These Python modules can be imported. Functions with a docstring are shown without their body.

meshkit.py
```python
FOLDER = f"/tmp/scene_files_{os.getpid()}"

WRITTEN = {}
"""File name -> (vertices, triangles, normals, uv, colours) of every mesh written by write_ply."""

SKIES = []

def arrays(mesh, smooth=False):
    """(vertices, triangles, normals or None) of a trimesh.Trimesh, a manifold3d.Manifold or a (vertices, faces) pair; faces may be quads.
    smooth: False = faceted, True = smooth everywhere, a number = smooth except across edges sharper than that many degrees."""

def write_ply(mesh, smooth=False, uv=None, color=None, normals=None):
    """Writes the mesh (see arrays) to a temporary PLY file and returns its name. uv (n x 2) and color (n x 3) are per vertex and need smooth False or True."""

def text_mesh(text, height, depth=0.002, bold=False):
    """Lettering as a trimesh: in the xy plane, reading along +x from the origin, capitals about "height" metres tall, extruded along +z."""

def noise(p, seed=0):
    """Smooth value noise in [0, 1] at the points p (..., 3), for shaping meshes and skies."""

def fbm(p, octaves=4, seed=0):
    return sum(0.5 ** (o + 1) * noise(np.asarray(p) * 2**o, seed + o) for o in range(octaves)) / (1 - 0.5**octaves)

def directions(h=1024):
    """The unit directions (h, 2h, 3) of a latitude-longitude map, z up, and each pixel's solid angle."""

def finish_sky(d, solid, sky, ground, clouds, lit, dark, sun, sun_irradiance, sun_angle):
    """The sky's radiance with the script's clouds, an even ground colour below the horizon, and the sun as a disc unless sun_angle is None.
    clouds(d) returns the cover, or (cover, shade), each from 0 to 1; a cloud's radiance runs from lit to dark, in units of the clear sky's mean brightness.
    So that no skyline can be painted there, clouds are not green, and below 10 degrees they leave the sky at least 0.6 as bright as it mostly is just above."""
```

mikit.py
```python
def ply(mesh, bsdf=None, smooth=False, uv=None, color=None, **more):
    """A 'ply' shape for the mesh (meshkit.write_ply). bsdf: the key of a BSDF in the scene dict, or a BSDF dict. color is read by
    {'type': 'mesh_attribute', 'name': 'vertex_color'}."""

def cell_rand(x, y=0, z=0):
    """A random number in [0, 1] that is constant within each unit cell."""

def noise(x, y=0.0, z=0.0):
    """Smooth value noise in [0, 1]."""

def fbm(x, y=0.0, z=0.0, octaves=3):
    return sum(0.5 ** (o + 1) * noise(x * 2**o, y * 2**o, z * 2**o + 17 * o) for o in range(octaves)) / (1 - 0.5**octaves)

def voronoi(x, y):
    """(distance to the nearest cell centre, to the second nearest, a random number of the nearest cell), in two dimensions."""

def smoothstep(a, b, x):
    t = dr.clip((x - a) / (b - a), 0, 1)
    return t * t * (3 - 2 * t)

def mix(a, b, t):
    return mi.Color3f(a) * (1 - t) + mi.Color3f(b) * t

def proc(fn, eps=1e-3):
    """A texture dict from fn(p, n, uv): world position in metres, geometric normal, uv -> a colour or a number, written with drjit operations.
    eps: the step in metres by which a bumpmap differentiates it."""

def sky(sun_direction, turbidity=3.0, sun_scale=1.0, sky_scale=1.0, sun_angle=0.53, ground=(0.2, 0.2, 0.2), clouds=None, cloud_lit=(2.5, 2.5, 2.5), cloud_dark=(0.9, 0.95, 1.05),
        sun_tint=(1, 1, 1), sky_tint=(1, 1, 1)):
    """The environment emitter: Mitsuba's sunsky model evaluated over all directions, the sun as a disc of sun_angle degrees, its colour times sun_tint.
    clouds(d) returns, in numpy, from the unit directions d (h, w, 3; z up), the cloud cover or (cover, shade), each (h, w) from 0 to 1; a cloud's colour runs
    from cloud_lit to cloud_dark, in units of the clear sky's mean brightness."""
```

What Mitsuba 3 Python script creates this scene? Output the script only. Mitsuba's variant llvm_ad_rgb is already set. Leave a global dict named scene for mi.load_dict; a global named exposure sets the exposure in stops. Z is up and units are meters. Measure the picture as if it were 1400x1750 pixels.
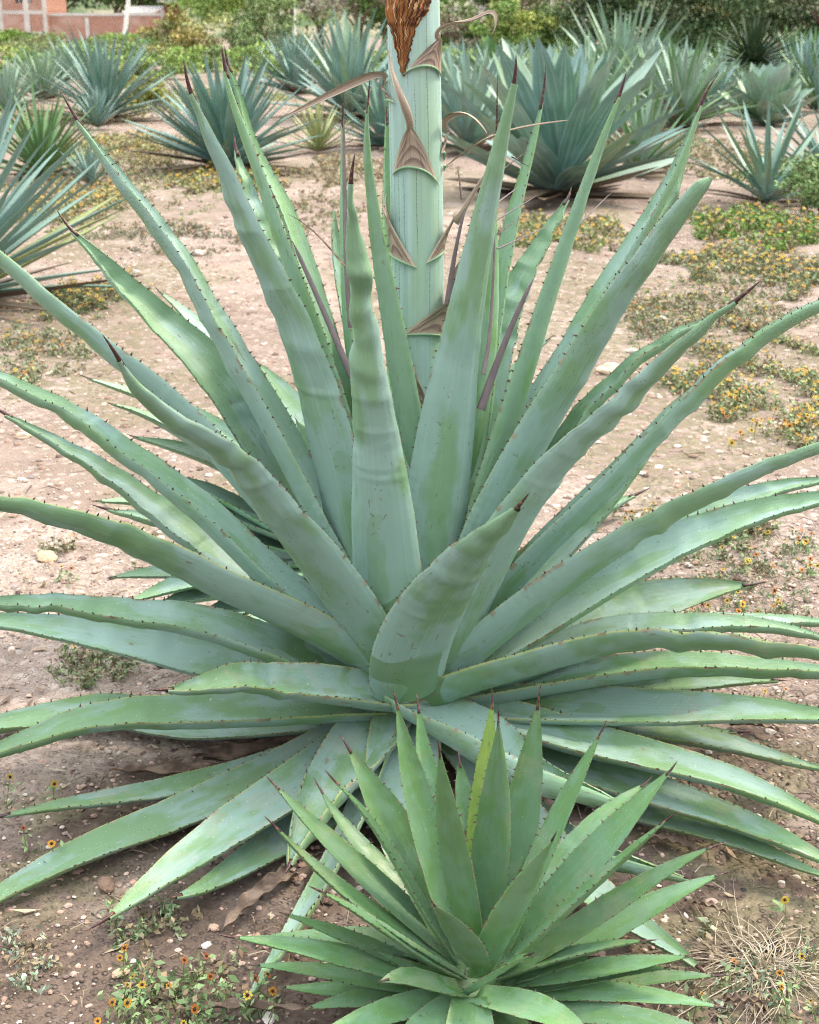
import math, random
import numpy as np, trimesh, drjit as dr, mitsuba as mi, mikit, meshkit
from mikit import noise, fbm, voronoi, smoothstep, mix, cell_rand

# ------------------------------------------------------------------ camera, sky, exposure
CAM_H, PITCH, FPX = 1.65, math.radians(18.97), 2400.0      # metres, down tilt, focal length in pixels of a 1400 x 1750 frame
T = mi.ScalarTransform4f
scene, labels = {}, {}
scene['camera'] = {'type': 'thinlens', 'fov': 2 * math.degrees(math.atan(700 / FPX)), 'fov_axis': 'x',
                   'aperture_radius': 0.0028, 'focus_distance': 2.75, 'near_clip': 0.05, 'far_clip': 2500.0,
                   'to_world': T().look_at(origin=[0, 0, CAM_H], target=[0, math.cos(PITCH), CAM_H - math.sin(PITCH)], up=[0, 0, 1])}
scene['sky'] = mikit.sky([0.6, 0.25, 0.75], turbidity=3, sun_scale=0.3, sun_angle=11, clouds=lambda d: (1.0 + 0 * d[..., 2], np.clip(1 - np.clip(d[..., 2], 0, 1) ** 1.6, 0, 1)), cloud_lit=(4.0, 4.0, 4.0), cloud_dark=(0.55, 0.565, 0.6))
exposure = 3.62

rng = np.random.default_rng(7)
random.seed(7)


# ------------------------------------------------------------------ helpers
def at(u, v, y):
    """The point on the plane world-y = y that lies on the ray through the photograph's pixel (u, v)."""
    a, b = (u - 700) / FPX, (v - 875) / FPX
    d = np.array([a, math.cos(PITCH) - b * math.sin(PITCH), -math.sin(PITCH) - b * math.cos(PITCH)])
    return np.array([0, 0, CAM_H]) + d * (y / d[1])


def ground_y(v):
    b = (v - 875) / FPX
    ang = PITCH + math.atan(b)
    return CAM_H / math.tan(ang) if ang > 0.003 else 600.0


def on_ground(u, v):
    y = ground_y(v)
    p = at(u, v, y)
    return np.array([p[0], p[1], float(soil_z(p[0], p[1]))])


def soil_z(x, y):
    x, y = np.asarray(x, float), np.asarray(y, float)
    p = np.stack([x, y, 0 * x], -1)
    z = 0.05 * (meshkit.fbm(p * 0.8, 3, 3) - 0.5) + 0.022 * (meshkit.fbm(p * 6, 3, 5) - 0.5)
    return z - 0.01 - np.clip((y - 60) / 300, 0, 1) * 2.0


def spline(P, n=None, step=None):
    """A smooth curve through the points, resampled evenly."""
    from scipy.interpolate import CubicSpline, PchipInterpolator
    P = np.asarray(P, float)
    d = np.r_[0, np.cumsum(np.linalg.norm(np.diff(P, axis=0), axis=1))]
    f = CubicSpline(d, P) if len(P) > 2 else (lambda x: P[0] + (P[1] - P[0]) * (x / d[-1])[:, None])
    if n is None:
        n = max(8, int(d[-1] / step))
    return f(np.linspace(0, d[-1], n))


def numbered(name):
    if name not in scene and not any(k.startswith(name + '__') for k in scene):
        return name
    i = 1
    while f'{name}_{i:03d}' in scene or any(k.startswith(f'{name}_{i:03d}__') for k in scene):
        i += 1
    return f'{name}_{i:03d}'


COUNT = {}


def key_for(name, parent=None):
    full = f'{parent}__{name}' if parent else name
    n = COUNT.get(full, 0)
    COUNT[full] = n + 1
    return full if n == 0 else f'{full}_{n:03d}'


def put(name, shape, parent=None, label=None, cat=None, group=None, kind=None):
    k = key_for(name, parent)
    scene[k] = shape
    tag(k, label, cat, group, kind)
    return k


def tag(k, label=None, cat=None, group=None, kind=None):
    d = {a: b for a, b in (('label', label), ('category', cat), ('group', group), ('kind', kind)) if b}
    if d:
        labels[k] = d


def thing(name, label, cat, group=None, kind=None):
    k = key_for(name)
    tag(k, label, cat, group, kind)
    return k


class MB:
    """Collects triangles, with uv or colours, into one mesh."""
    def __init__(self):
        self.v, self.f, self.c, self.n = [], [], [], 0

    def add(self, v, f, c=None):
        v, f = np.asarray(v, float).reshape(-1, 3), np.asarray(f, int)
        if f.shape[1] == 4:
            f = np.vstack([f[:, [0, 1, 2]], f[:, [0, 2, 3]]])
        self.v.append(v)
        self.f.append(f + self.n)
        if c is not None:
            c = np.asarray(c, float)
            self.c.append(np.broadcast_to(c, (len(v), 3)) if c.ndim == 1 else c)
        self.n += len(v)
        return self

    def ply(self, bsdf, smooth=False):
        v, f = np.vstack(self.v), np.vstack(self.f)
        return mikit.ply((v, f), bsdf, smooth=smooth, color=np.vstack(self.c) if self.c else None)


def grid_faces(n, m, wrap=False):
    i, j = np.meshgrid(np.arange(n - 1), np.arange(m if wrap else m - 1), indexing='ij')
    a, b = i * m + j, i * m + (j + 1) % m
    return np.stack([a, b, b + m, a + m], -1).reshape(-1, 4)


def tube(P, R, sides=6, flat=1.0):
    P = np.asarray(P, float)
    t = np.gradient(P, axis=0)
    t /= np.linalg.norm(t, axis=1, keepdims=True) + 1e-12
    ref = np.array([0, 0, 1.0]) if abs(t[:, 2]).mean() < 0.8 else np.array([0, 1.0, 0])
    a = np.cross(t, ref)
    a /= np.linalg.norm(a, axis=1, keepdims=True) + 1e-12
    b = np.cross(t, a)
    ang = np.arange(sides) * 2 * np.pi / sides
    R = np.broadcast_to(np.asarray(R, float), (len(P),))[:, None, None]
    v = P[:, None] + R * (np.cos(ang)[None, :, None] * a[:, None] + flat * np.sin(ang)[None, :, None] * b[:, None])
    f = grid_faces(len(P), sides, True)
    cap = np.array([[0, i + 1, i, 0] for i in range(1, sides - 1)])
    end = (len(P) - 1) * sides
    cap2 = np.array([[end, end + i, end + i + 1, end] for i in range(1, sides - 1)])
    tri = np.vstack([f[:, [0, 1, 2]], f[:, [0, 2, 3]], cap[:, :3], cap2[:, :3]])
    return v.reshape(-1, 3), tri


# ------------------------------------------------------------------ materials
def rough(fn, r=0.55, spec=0.4, bump=None, two=True, bscale=1.0, **more):
    b = {'type': 'principled', 'base_color': fn if isinstance(fn, dict) else {'type': 'rgb', 'value': list(fn)}, 'roughness': r, 'specular': spec, **more}
    if bump is not None:
        b = {'type': 'bumpmap', 'arbitrary': bump, 'scale': bscale, 'bsdf': b}
    return {'type': 'twosided', 'bsdf': b} if two else b


def leaf_colour(bloom, green, pale, dust=0.0, margin=(0.29, 0.36, 0.18), mw=0.018, mstrength=0.5, rub=0.5, tip=0.35, var=0.16):
    """Glaucous leaf: waxy bloom over green, rubbed patches with an outline, fine veins along the leaf, specks, a thin paler rim, dust."""
    green_ = green

    def fn(p, n, uv):
        green = mi.Color3f(green_)
        idn = dr.floor(uv.x / 4)
        uu = uv.x - 4 * idn
        back = dr.select(uu > 1.5, 1.0, 0.0)
        s = dr.select(uu > 1.5, uu - 2, uu)
        t = uv.y
        r1, r2 = cell_rand(idn, 3), cell_rand(idn, 8)
        vein = noise(s * 90 + 7 * idn, t * 4.0) * 0.6 + noise(s * 34 + 3 * idn, t * 2.0) * 0.4
        cloud = fbm(s * 3 + 11.3 * idn, t * 9, back * 5, 4)
        greenness = smoothstep(0.42, 0.72, cloud + tip * (t - 0.45) * (t - 0.1) + 0.14 * (r1 - 0.5))
        patch = smoothstep(0.66, 0.69, fbm(s * 2.2 + 5.1 * idn, t * 6 + 31, 7.0, 3) + 0.1 * (r2 - 0.5)) * rub
        c = mix(bloom, green, 0.7 * greenness)
        c = mix(c, green, patch * 0.8)
        c = mix(c, pale, 0.2 * smoothstep(0.5, 0.9, vein) * (1 - patch))
        c = c * (0.97 + 0.06 * vein) * (1 - 0.5 * var + var * r2)
        bud = smoothstep(0.60, 0.615, fbm(s * 2.0 + 3.3 * idn, t * 7 + 2 * idn, 1.0, 2) + 0.12 * (1 - smoothstep(0.0, 0.12, t))) * (1 - smoothstep(0.2, 0.26, t)) * dr.select(cell_rand(idn, 11) > 0.45, 1.0, 0.0)
        c = mix(c, green * 0.75, 0.75 * bud)
        scar = smoothstep(0.9, 0.925, noise(s * 26 + idn * 3, t * 40 + 5, back * 3)) * smoothstep(0.5, 0.6, noise(s * 5, t * 6 + idn))
        c = mix(c, mi.Color3f(0.16, 0.12, 0.075), 0.6 * scar)
        speck = smoothstep(0.86, 0.9, noise(s * 46 + idn * 5, t * 330)) * smoothstep(0.62, 0.75, noise(s * 6 + idn, t * 14, 3))
        c = mix(c, mi.Color3f(0.10, 0.07, 0.04), 0.5 * speck)
        white = smoothstep(0.945, 0.96, noise(s * 40 + idn * 9, t * 260, 9))
        c = mix(c, mi.Color3f(0.6, 0.62, 0.55), 0.5 * white * (1 - back))
        if dust:
            d = smoothstep(0.5, 0.62, fbm(p.x * 22, p.y * 22, p.z * 22, 4)) * noise(p.x * 300, p.y * 300, p.z * 300) * smoothstep(0.42, 0.6, noise(idn * 3.7, t * 5)) * dust * 1.8
            c = mix(c, mi.Color3f(0.34, 0.27, 0.21), d)
        e = dr.minimum(s, 1 - s)
        nick = smoothstep(0.80, 0.84, noise(t * 34 + 3.7 * idn, dr.floor(s * 2), 4)) * (1 - smoothstep(0.02, 0.07, e + 0.03 * noise(t * 160, idn)))
        c = mix(c, mi.Color3f(margin), mstrength * (1 - smoothstep(mw * 0.4, mw, e)) * (0.5 + 0.5 * noise(t * 60, idn)))
        c = mix(c, mix(mi.Color3f(0.34, 0.29, 0.2), mi.Color3f(0.12, 0.08, 0.05), noise(t * 90, s * 20, idn)), 0.85 * nick)
        return c
    return mikit.proc(fn)


def leaf_bump(p, n, uv):
    idn = dr.floor(uv.x / 4)
    s = uv.x - 4 * idn
    return 0.0005 * noise(s * 60 + idn * 7, uv.y * 10) + 0.0006 * fbm(p.x * 90, p.y * 90, p.z * 90, 2)


LB = mikit.proc(leaf_bump, eps=6e-4)
scene['mat_leaf'] = rough(leaf_colour((0.225, 0.35, 0.315), (0.14, 0.265, 0.115), (0.33, 0.445, 0.42), rub=0.45, tip=0.65), 0.55, 0.4, LB)
scene['mat_leaf_inner'] = rough(leaf_colour((0.20, 0.345, 0.235), (0.15, 0.295, 0.105), (0.29, 0.42, 0.33), rub=0.3), 0.52, 0.4, LB)
scene['mat_leaf_low'] = rough(leaf_colour((0.195, 0.305, 0.27), (0.105, 0.215, 0.065), (0.28, 0.38, 0.345), dust=0.16, mw=0.022, mstrength=0.75, margin=(0.36, 0.38, 0.12), tip=0.6), 0.55, 0.4, LB)  # lower leaves: greener and dusty, also toned darker with painted-in shade
scene['mat_leaf_pup'] = rough(leaf_colour((0.108, 0.215, 0.122), (0.085, 0.19, 0.058), (0.19, 0.295, 0.19), dust=0.12, mw=0.03, margin=(0.26, 0.33, 0.16), tip=0.5, var=0.5), 0.42, 0.5, LB)
scene['mat_leaf_yellow'] = rough(leaf_colour((0.20, 0.30, 0.07), (0.15, 0.27, 0.06), (0.27, 0.35, 0.13), margin=(0.3, 0.4, 0.1)), 0.45, 0.45, LB)


def far_leaf(bloom, green, pale):
    def fn(p, n, uv):
        s, t = uv.x - dr.floor(uv.x), uv.y
        g = fbm(p.x * 1.7, p.y * 1.7, p.z * 1.7, 3)
        vein = noise(s * 24, t * 3)
        c = mix(bloom, green, smoothstep(0.35, 0.7, g))
        c = mix(c, pale, 0.6 * smoothstep(0.35, 0.9, vein))
        return c * (0.75 + 0.5 * fbm(p.x * 5, p.y * 5, p.z * 5, 2))
    return rough(mikit.proc(fn), 0.5, 0.4)


scene['mat_far_blue'] = far_leaf((0.145, 0.255, 0.24), (0.09, 0.19, 0.145), (0.28, 0.39, 0.36))
scene['mat_far_pale'] = far_leaf((0.21, 0.315, 0.265), (0.15, 0.26, 0.15), (0.31, 0.41, 0.35))
scene['mat_far_green'] = far_leaf((0.09, 0.19, 0.08), (0.075, 0.175, 0.04), (0.16, 0.26, 0.13))
scene['mat_far_dead'] = far_leaf((0.13, 0.10, 0.07), (0.08, 0.06, 0.045), (0.22, 0.18, 0.13))
scene['mat_far_dark'] = far_leaf((0.025, 0.055, 0.022), (0.018, 0.045, 0.014), (0.065, 0.115, 0.055))
scene['mat_far_olive'] = far_leaf((0.26, 0.30, 0.13), (0.17, 0.24, 0.09), (0.36, 0.36, 0.2))


def spine_colour(p, n, uv):
    return mix(mi.Color3f(0.045, 0.018, 0.02), mi.Color3f(0.16, 0.08, 0.06), smoothstep(0.5, 0.8, fbm(p.x * 160, p.y * 160, p.z * 160, 2)))


scene['mat_spine'] = rough(mikit.proc(spine_colour), 0.35, 0.5)
scene['mat_tooth'] = rough((0.055, 0.03, 0.025), 0.5)


def strip_colour(p, n, uv):
    return mix(mi.Color3f(0.115, 0.09, 0.105), mi.Color3f(0.21, 0.17, 0.18), fbm(p.x * 120, p.y * 120, p.z * 30, 3))


scene['mat_strip'] = rough(mikit.proc(strip_colour), 0.5)


def stalk_colour(p, n, uv):
    a, z = uv.x, uv.y                      # uv.x: angle in turns, uv.y: height in metres
    c = mix(mi.Color3f(0.32, 0.48, 0.46), mi.Color3f(0.28, 0.43, 0.31), smoothstep(0.45, 0.75, fbm(a * 9 + 2, z * 2.2, 0, 3)))
    c = mix(c, mi.Color3f(0.21, 0.35, 0.27), 0.22 * smoothstep(0.5, 0.75, noise(a * 70, z * 1.6, 6)))
    c = mix(c, mi.Color3f(0.42, 0.55, 0.55), 0.3 * smoothstep(0.55, 0.8, noise(a * 50 + 9, z * 1.1, 2)))
    c = c * (0.95 + 0.1 * noise(a * 200, z * 6))
    # dark splits that run down the stem, broken here and there
    wob = a + 0.004 * (fbm(z * 9, 3.0, 0, 2) - 0.5) * 2
    q = wob * 26
    line = dr.abs(q - dr.floor(q) - 0.5)
    idl = dr.floor(q)
    on = smoothstep(0.42, 0.5, noise(z * 5.5 + idl * 17, idl)) * dr.select(cell_rand(idl, 5) > 0.2, 1.0, 0.0)
    c = mix(c, mi.Color3f(0.07, 0.10, 0.07), on * (1 - smoothstep(0.015, 0.04, line)))
    fine = smoothstep(0.80, 0.88, noise(a * 420, z * 3.0, 4))
    return mix(c, mi.Color3f(0.25, 0.38, 0.32), 0.25 * fine)


scene['mat_stalk'] = rough(mikit.proc(stalk_colour), 0.45, 0.5)


def bract_colour(p, n, uv):
    a, t = uv.x, uv.y
    c = mix(mi.Color3f(0.35, 0.275, 0.22), mi.Color3f(0.20, 0.15, 0.135), 0.6 * smoothstep(0.35, 0.65, noise(a * 40, t * 2)))
    arch = t * 6.5 + 2.2 * dr.square(a - 0.5) * 4 + 0.35 * noise(a * 4, t * 8)
    band = arch - dr.floor(arch)
    c = mix(c, mi.Color3f(0.095, 0.06, 0.06), 0.7 * smoothstep(0.25, 0.9, band) * (1 - smoothstep(0.93, 1.0, band)) * (1 - smoothstep(0.28, 0.4, t)) * smoothstep(0.02, 0.05, t))
    edge = dr.minimum(a, 1 - a)
    c = mix(mi.Color3f(0.48, 0.40, 0.31), c, smoothstep(0.03, 0.14, edge))
    return c * (0.85 + 0.3 * noise(a * 80, t * 12, 2))


scene['mat_bract'] = rough(mikit.proc(bract_colour), 0.6, 0.3)


def wound_colour(p, n, uv):
    f = noise(uv.x * 60, uv.y * 7) * 0.6 + noise(uv.x * 170, uv.y * 20, 2) * 0.4
    c = mix(mi.Color3f(0.035, 0.012, 0.006), mi.Color3f(0.27, 0.11, 0.035), smoothstep(0.3, 0.75, f))
    return mix(c, mi.Color3f(0.5, 0.33, 0.17), smoothstep(0.8, 0.88, noise(uv.x * 90 + 8, uv.y * 9, 5)))


scene['mat_wound'] = rough(mikit.proc(wound_colour), 0.7, 0.2)


def dead_colour(p, n, uv):
    f = fbm(p.x * 35, p.y * 35, p.z * 35, 4)
    c = mix(mi.Color3f(0.09, 0.065, 0.05), mi.Color3f(0.24, 0.18, 0.14), smoothstep(0.3, 0.7, f))
    return c * (0.8 + 0.4 * noise((uv.x - dr.floor(uv.x)) * 50, uv.y * 3))


scene['mat_dead'] = rough(mikit.proc(dead_colour), 0.8, 0.2)
scene['mat_vcol'] = {'type': 'twosided', 'bsdf': {'type': 'principled', 'base_color': {'type': 'mesh_attribute', 'name': 'vertex_color'}, 'roughness': 0.6, 'specular': 0.3}}
scene['mat_stone'] = {'type': 'twosided', 'bsdf': {'type': 'diffuse', 'reflectance': {'type': 'mesh_attribute', 'name': 'vertex_color'}}}


def soil_colour(p, n, uv):
    big = fbm(p.x * 0.9, p.y * 0.9, 0, 4)
    mid = fbm(p.x * 7, p.y * 7, 3, 4)
    c = mix(mi.Color3f(0.211, 0.166, 0.141), mi.Color3f(0.321, 0.266, 0.235), smoothstep(0.35, 0.65, 0.5 * big + 0.5 * mid))
    d1, d2, r = voronoi(p.x * 62, p.y * 62)
    peb = 1 - smoothstep(0.25, 0.42, d1)
    pc = mix(mi.Color3f(0.127, 0.093, 0.083), mi.Color3f(0.465, 0.405, 0.371), r)
    c = mix(c, pc, 0.85 * peb * dr.select(r > 0.2, 1.0, 0.0))
    e1, e2, q = voronoi(p.x * 19 + 4, p.y * 19)
    c = mix(c, mix(mi.Color3f(0.152, 0.113, 0.097), mi.Color3f(0.466, 0.410, 0.378), q), 0.6 * (1 - smoothstep(0.22, 0.36, e1)) * dr.select(q > 0.55, 1.0, 0.0))
    damp_and_shade = smoothstep(0.28, 0.42, fbm(p.x * 1.6 + 9, p.y * 1.6, 5, 4)) * (1 - smoothstep(2.9, 3.7, p.y + 1.2 * mid - 0.6 + 0.6 * big))  # browner damp soil near the camera, with foreground shade painted into the colour
    c = mix(c, mi.Color3f(0.088, 0.066, 0.054), 0.85 * damp_and_shade)
    litter = smoothstep(0.5, 0.64, fbm(p.x * 1.1 + 3, p.y * 0.8 + 8, 2, 4) + dr.select(p.y > 6, 0.05, 0.0))
    c = mix(c, mix(mi.Color3f(0.122, 0.122, 0.072), mi.Color3f(0.231, 0.203, 0.142), noise(p.x * 55, p.y * 55)), 0.65 * litter * smoothstep(0.25, 0.5, noise(p.x * 24, p.y * 24, 5)))
    return c * (0.82 + 0.36 * noise(p.x * 260, p.y * 260))


def soil_bump(p, n, uv):
    d1, d2, r = voronoi(p.x * 62, p.y * 62)
    q1, q2, qr = voronoi(p.x * 11 + 0.4 * noise(p.x * 30, p.y * 30), p.y * 11 + 3)
    crack = 0.004 * (1 - smoothstep(0.0, 0.07, q2 - q1)) * smoothstep(0.5, 0.6, noise(p.x * 1.3 + 4, p.y * 1.3))
    return 0.009 * r * (1 - smoothstep(0.15, 0.45, d1)) + 0.008 * fbm(p.x * 40, p.y * 40, 0, 3) - crack


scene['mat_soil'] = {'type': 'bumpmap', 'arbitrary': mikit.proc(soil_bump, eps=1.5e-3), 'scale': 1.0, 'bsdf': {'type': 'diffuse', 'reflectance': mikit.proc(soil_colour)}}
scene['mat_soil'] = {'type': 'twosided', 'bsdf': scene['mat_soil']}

# ------------------------------------------------------------------ the ground
def axis_points(lo, hi, centre, fine, half, grow):
    """Grid lines: 'fine' metres apart within 'half' of the centre, then growing."""
    out = list(np.arange(centre - half, centre + half, fine))
    s, x = fine, out[-1]
    while x < hi:
        s *= grow
        x += s
        out.append(x)
    s, x = fine, out[0]
    while x > lo:
        s *= grow
        x -= s
        out.insert(0, x)
    return np.array(out)


gx = axis_points(-500, 500, 0.0, 0.018, 1.7, 1.07)
gy = axis_points(-300, 900, 3.0, 0.018, 1.9, 1.045)
GX, GY = np.meshgrid(gx, gy, indexing='ij')
GZ = soil_z(GX, GY)
near = np.exp(-((np.hypot(GX, GY - 3)) / 5) ** 2)
GZ = GZ + near * 0.02 * (meshkit.fbm(np.stack([GX, GY, 0 * GX], -1) * 24, 2, 11) - 0.5)
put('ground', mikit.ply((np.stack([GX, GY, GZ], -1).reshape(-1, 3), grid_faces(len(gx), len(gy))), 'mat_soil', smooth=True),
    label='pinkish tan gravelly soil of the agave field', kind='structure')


# gravel: thousands of small pebbles lying on the soil
ICO = trimesh.creation.icosahedron()
ICV, ICF = np.array(ICO.vertices), np.array(ICO.faces)


def pebbles(xy, size, tint_rng, z=None):
    n = len(xy)
    r = np.random.default_rng(tint_rng)
    v = ICV[None] * (1 + 0.35 * (r.random((n, 12, 1)) - 0.5))
    v = v * (np.stack([size * (0.8 + 0.5 * r.random(n)), size * (0.7 + 0.4 * r.random(n)), size * (0.35 + 0.35 * r.random(n))], -1))[:, None]
    a = r.random(n) * 6.28
    x = v[..., 0] * np.cos(a)[:, None] - v[..., 1] * np.sin(a)[:, None]
    y = v[..., 0] * np.sin(a)[:, None] + v[..., 1] * np.cos(a)[:, None]
    zz = soil_z(xy[:, 0], xy[:, 1]) if z is None else z
    v = np.stack([x + xy[:, :1], y + xy[:, 1:], v[..., 2] + (zz + 0.08 * size)[:, None]], -1)
    f = ICF[None] + 12 * np.arange(n)[:, None, None]
    tones = np.array([[0.60, 0.46, 0.40], [0.38, 0.27, 0.22], [0.66, 0.58, 0.53], [0.20, 0.155, 0.14], [0.50, 0.34, 0.28], [0.74, 0.69, 0.64], [0.30, 0.27, 0.26]])
    c = 0.78 * tones[r.choice(len(tones), n, p=[.27, .27, .13, .12, .13, .03, .05])] * (0.8 + 0.4 * r.random((n, 1)))
    return v.reshape(-1, 3), f.reshape(-1, 3), np.repeat(c, 12, axis=0)


r0 = np.random.default_rng(21)
xy1 = np.stack([r0.uniform(-1.4, 1.4, 17000), 1.15 + 3.6 * r0.random(17000) ** 1.1], -1)
s1 = 0.0022 + 0.0065 * r0.random(17000) ** 2.5
xy2 = np.stack([r0.uniform(-4, 4, 18000), 3.8 + 9 * r0.random(18000) ** 1.2], -1)
s2 = 0.005 + 0.014 * r0.random(18000) ** 3
keep = np.abs(xy2[:, 0]) < 0.31 * xy2[:, 1]
gravel = MB()
keep1 = np.abs(xy1[:, 0]) < .31 * xy1[:, 1] + .12
gravel.add(*pebbles(xy1[keep1], s1[keep1], 1))
gravel.add(*pebbles(xy2[keep], s2[keep], 2))
xy3 = np.stack([r0.uniform(-13, 13, 9000), 12 + 24 * r0.random(9000)], -1)
keep = np.abs(xy3[:, 0]) < 0.36 * xy3[:, 1]
gravel.add(*pebbles(xy3[keep], 0.010 + 0.03 * r0.random(keep.sum()) ** 3, 3))
put('gravel', gravel.ply('mat_stone'), label='loose pinkish gravel scattered over the soil', cat='gravel', kind='stuff')


# ------------------------------------------------------------------ agave leaves
LEAF_ID = [0]
WPROF_T = np.array([0, .08, .2, .35, .55, .75, .9, 1.0])
WPROF_W = np.array([.84, .94, 1.0, .99, .87, .62, .33, .07])
TAPER_W = np.array([.84, .95, 1.0, .93, .72, .47, .26, .05])
STEEP = np.array([.80, .95, 1.0, .88, .58, .37, .22, .06])
PUP_T = np.array([0, .1, .3, .5, .7, .85, .95, 1.0])
PUP_W = np.array([.72, .82, .98, 1.0, .78, .45, .18, .05])


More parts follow.
